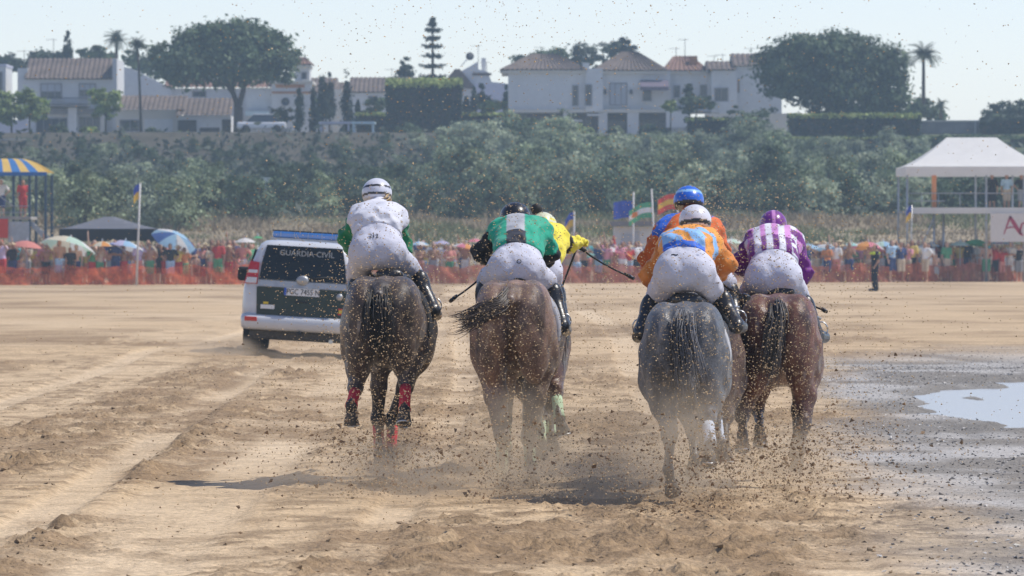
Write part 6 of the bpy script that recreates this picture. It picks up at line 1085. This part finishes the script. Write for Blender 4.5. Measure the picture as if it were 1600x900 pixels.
# ---------------------------------------------------------------- loose things on the sand, flying sand, dust and haze
def chips(name, p, sz, cols, m, label, seed, flat=1.0):
    """irregular five cornered bits, two to a piece in size"""
    g = np.random.default_rng(seed); n = len(p); base = np.array([(1, 0, -.3), (-.5, .87, -.1), (-.5, -.87, .1), (.1, 0, .7), (.1, .1, -.7)]); v = base[None] * (1 + .35 * g.normal(size=(n, 5, 1))) ; b_ = g.uniform(-1.6, 1.6, n); v = np.stack([v[..., 0], v[..., 1] * np.cos(b_)[:, None] - v[..., 2] * np.sin(b_)[:, None], v[..., 1] * np.sin(b_)[:, None] + v[..., 2] * np.cos(b_)[:, None]], -1) * np.array([1.25, 1, flat]); a = g.uniform(0, 6.28, n); ca, sa = np.cos(a), np.sin(a); x = v[..., 0] * ca[:, None] - v[..., 1] * sa[:, None]; y = v[..., 0] * sa[:, None] + v[..., 1] * ca[:, None]; v = np.stack([x, y, v[..., 2]], -1) * sz[:, None, None] + p[:, None]
    f = np.array([(0, 1, 3), (1, 2, 3), (2, 0, 3), (1, 0, 4), (2, 1, 4), (0, 2, 4)]); q = (f[None] + 5 * np.arange(n)[:, None, None]).reshape(-1, 3); o = ob(name, mesh_np(name, v.reshape(-1, 3), q, False, np.repeat(cols, 5, 0)), m); return tag(o, label, kind='stuff')
g = np.random.default_rng(21); M_bits = mat('loose_sand_bits', attr=True, rough=.9, var=.15, scale=20); M_shells = mat('shell_bits', attr=True, rough=.45, var=.1, scale=20, spec=.5)
n = 110000; x = g.uniform(1.5, 12, n); y = 31 + 70 * g.random(n) ** 1.3; w_ = wetness(x, y); kp = (g.random(n) < w_ * .9) & (pond(x, y) > 1.0); x, y = x[kp], y[kp]; n = len(x); sz = .0055 * (.5 + g.random(n) ** 5 * 3.2); cc = np.where((g.random(n) < .55)[:, None], np.array([[.10, .092, .085]]), np.array([[.5, .47, .43]])) * (.6 + .8 * g.random(n))[:, None]
chips('shells', np.stack([x, y, ground_z(x, y) + sz * .3], 1), sz, np.clip(cc, 0, 1), M_shells, 'grey shells and pebbles strewn over the wet bank', 1, .6)
n = 46000; x = g.uniform(-7, 6, n); y = 30 + 60 * g.random(n) ** 1.4; kp = (np.abs(x) < y * .11) & (g.random(n) < .10 + .9 * churn(x, y)) & (wetness(x, y) < .7) & (tracks(x, y) < .7); x, y = x[kp], y[kp]; n = len(x); sz = .006 * (.5 + g.random(n) ** 6 * 3.0); cc = np.array([[.30, .215, .13]]) * (.5 + .9 * g.random(n))[:, None]
chips('sand_clods', np.stack([x, y, ground_z(x, y) + sz * .3], 1), sz, cc, M_bits, 'moist sand clods lying where hooves and tyres dug', 2, .6)
n = 2600; x = np.concatenate([g.normal(size=n // 2) * .35 - 4.3, g.normal(size=n // 4) * .22 - 2.95, g.uniform(-1.5, 3, n - n // 2 - n // 4)]); y = 31 + 50 * g.random(n) ** 1.5; kp = (churn(x, y) > .35) & (fbm(x * 1.3, y * 1.1, 97) > .5); x, y = x[kp], y[kp]; n = len(x); sz = .014 * (.5 + g.random(n) ** 2.5 * 2.2)
chips('turned_sand', np.stack([x, y, ground_z(x, y) + sz * .15], 1), sz, np.array([[.25, .175, .105]]) * (.6 + .7 * g.random(n))[:, None], M_bits, 'larger lumps of moist sand turned up along the lanes', 5, .55)
# sand thrown up behind every horse, dense at the hooves and thinning upwards
pts, szs = [], []
for i, (cx, d, n, spx) in enumerate(((600, 42.4, 6000, 60), (800, 41.6, 3800, 62), (860, 44, 250, 30), (1072, 39.3, 4800, 66), (1215, 42.1, 6500, 58))):
    t = g.random(n); low = g.random(n) < .42; zz = np.where(low, np.abs(g.normal(size=n)) * .35, .25 + 2.0 * g.random(n) ** 1.15); sp = (.32 + .16 * zz) * (1.0 if i != 3 else 1.0); nc = n // 24; ci = g.integers(0, nc, n); cl = g.random(n) < .6; zz = np.where(cl, np.maximum(.02, zz[:nc][ci] + g.normal(size=n) * .07), zz); xx = GX(cx, d) + np.where(cl, g.normal(size=nc)[ci] * sp + g.normal(size=n) * .06, g.normal(size=n) * sp) + .02 * zz; yy = d - .3 + g.uniform(-1.8, .5, n) - .5 * zz * g.random(n); s_ = np.where((g.random(n) < .92) | (zz > .75), .003 + .0040 * g.random(n), .006 + .011 * g.random(n) ** 2); s_ = s_ * np.where(zz < .5, 1.25, 1.0); pts.append(np.stack([xx, yy, zz + .02], 1)); szs.append(s_)
n = 8500; zz = .1 + 3.6 * g.random(n) ** 1.5; yy = g.uniform(34, 42, n); xx = np.where(g.random(n) < .62, g.normal(size=n) * 1.0 + .2, g.uniform(-3.6, 3.6, n)); s_ = .0028 + .0040 * g.random(n) ** 1.5; pts.append(np.stack([xx, yy, zz], 1)); szs.append(s_)
n = 380; zz = np.abs(g.normal(size=n)) * .65 + .03; yy = g.uniform(33, 44, n); xx = np.where(g.random(n) < .5, g.normal(size=n) * .5 + 1.9, g.uniform(-2.4, 3.2, n)); s_ = .006 + .011 * g.random(n) ** 2.5; pts.append(np.stack([xx, yy, zz], 1)); szs.append(s_)
p = np.concatenate(pts); sz = np.concatenate(szs); kp = p[:, 2] > .02; p, sz = p[kp], sz[kp]; cc = np.where((sz > .0072)[:, None], np.array([[.24, .16, .095]]), np.array([[.52, .38, .22]])) * (.6 + .7 * g.random(len(p)))[:, None]
chips('flying_sand', p, sz, np.clip(cc, 0, 1), M_bits, 'wet sand and clods thrown up by the galloping hooves', 3)
def dust(px, py, d, rx, ry, rz, dens, col=(.84, .71, .54), seed=0):
    c = P(px, py, d); bm = bmesh.new(); bmesh.ops.create_icosphere(bm, subdivisions=3, radius=1); me = bpy.data.meshes.new('dust_cloud'); bm.to_mesh(me); bm.free(); o = ob('dust_cloud', me, None, None, c); o.scale = (rx, ry, rz)
    m = bpy.data.materials.new('dust'); m.use_nodes = True; t = m.node_tree; n, L = t.nodes, t.links; n.remove(n['Principled BSDF']); v = n.new('ShaderNodeVolumePrincipled'); v.inputs['Color'].default_value = (*col, 1); v.inputs['Anisotropy'].default_value = .2
    tc = n.new('ShaderNodeTexCoord'); ln = n.new('ShaderNodeVectorMath'); ln.operation = 'LENGTH'; L.new(tc.outputs['Object'], ln.inputs[0]); mr = n.new('ShaderNodeMapRange'); mr.inputs[1].default_value = .15; mr.inputs[2].default_value = 1; mr.inputs[3].default_value = 1; mr.inputs[4].default_value = 0; mr.interpolation_type = 'SMOOTHSTEP'; L.new(ln.outputs['Value'], mr.inputs[0])
    no = n.new('ShaderNodeTexNoise'); no.inputs['Scale'].default_value = 2.6; no.inputs['Detail'].default_value = 3; mp = n.new('ShaderNodeMapping'); mp.inputs['Location'].default_value = (seed * 3.1, seed, 0); L.new(tc.outputs['Object'], mp.inputs[0]); L.new(mp.outputs[0], no.inputs['Vector']); m2 = n.new('ShaderNodeMapRange'); m2.inputs[1].default_value = .38; m2.inputs[2].default_value = .66; m2.inputs[3].default_value = .15; m2.inputs[4].default_value = 1.6; L.new(no.outputs[0], m2.inputs[0])
    mu = n.new('ShaderNodeMath'); mu.operation = 'MULTIPLY'; L.new(mr.outputs[0], mu.inputs[0]); L.new(m2.outputs[0], mu.inputs[1]); m3 = n.new('ShaderNodeMath'); m3.operation = 'MULTIPLY'; m3.inputs[1].default_value = dens; L.new(mu.outputs[0], m3.inputs[0]); L.new(m3.outputs[0], v.inputs['Density']); L.new(v.outputs[0], n['Material Output'].inputs['Volume']); me.materials.append(m)
    return tag(o, 'pale dust hanging round the hooves', kind='stuff')
dust(600, 715, 42.6, .55, .9, .32, 1.2, seed=1); dust(808, 690, 41.6, .55, .8, .55, 1.0, seed=2); dust(1070, 690, 39.3, .6, .8, .55, 1.0, seed=3); dust(1235, 715, 42.2, .5, .8, .36, 1.1, seed=4); dust(335, 550, 89, 1.0, 1.3, .34, 1.1, seed=5); dust(480, 556, 87.5, 1.3, 1.0, .2, .35, seed=7); dust(840, 748, 41.5, 2.8, 2.6, .36, .75, seed=8); dust(960, 690, 42.5, .9, 1.2, .5, .5, seed=6)
# the air itself
hz = bpy.data.materials.new('haze_air'); hz.use_nodes = True; t = hz.node_tree; t.nodes.remove(t.nodes['Principled BSDF']); v = t.nodes.new('ShaderNodeVolumePrincipled'); v.inputs['Color'].default_value = (.58, .80, 1.0, 1); v.inputs['Density'].default_value = .00046; v.inputs['Anisotropy'].default_value = .2; t.links.new(v.outputs[0], t.nodes['Material Output'].inputs['Volume'])
tag(MB().box(-3900, 3900, -40, 4600, -2.2, 23.5).build('haze', hz), 'pale sea haze over the beach', kind='stuff')
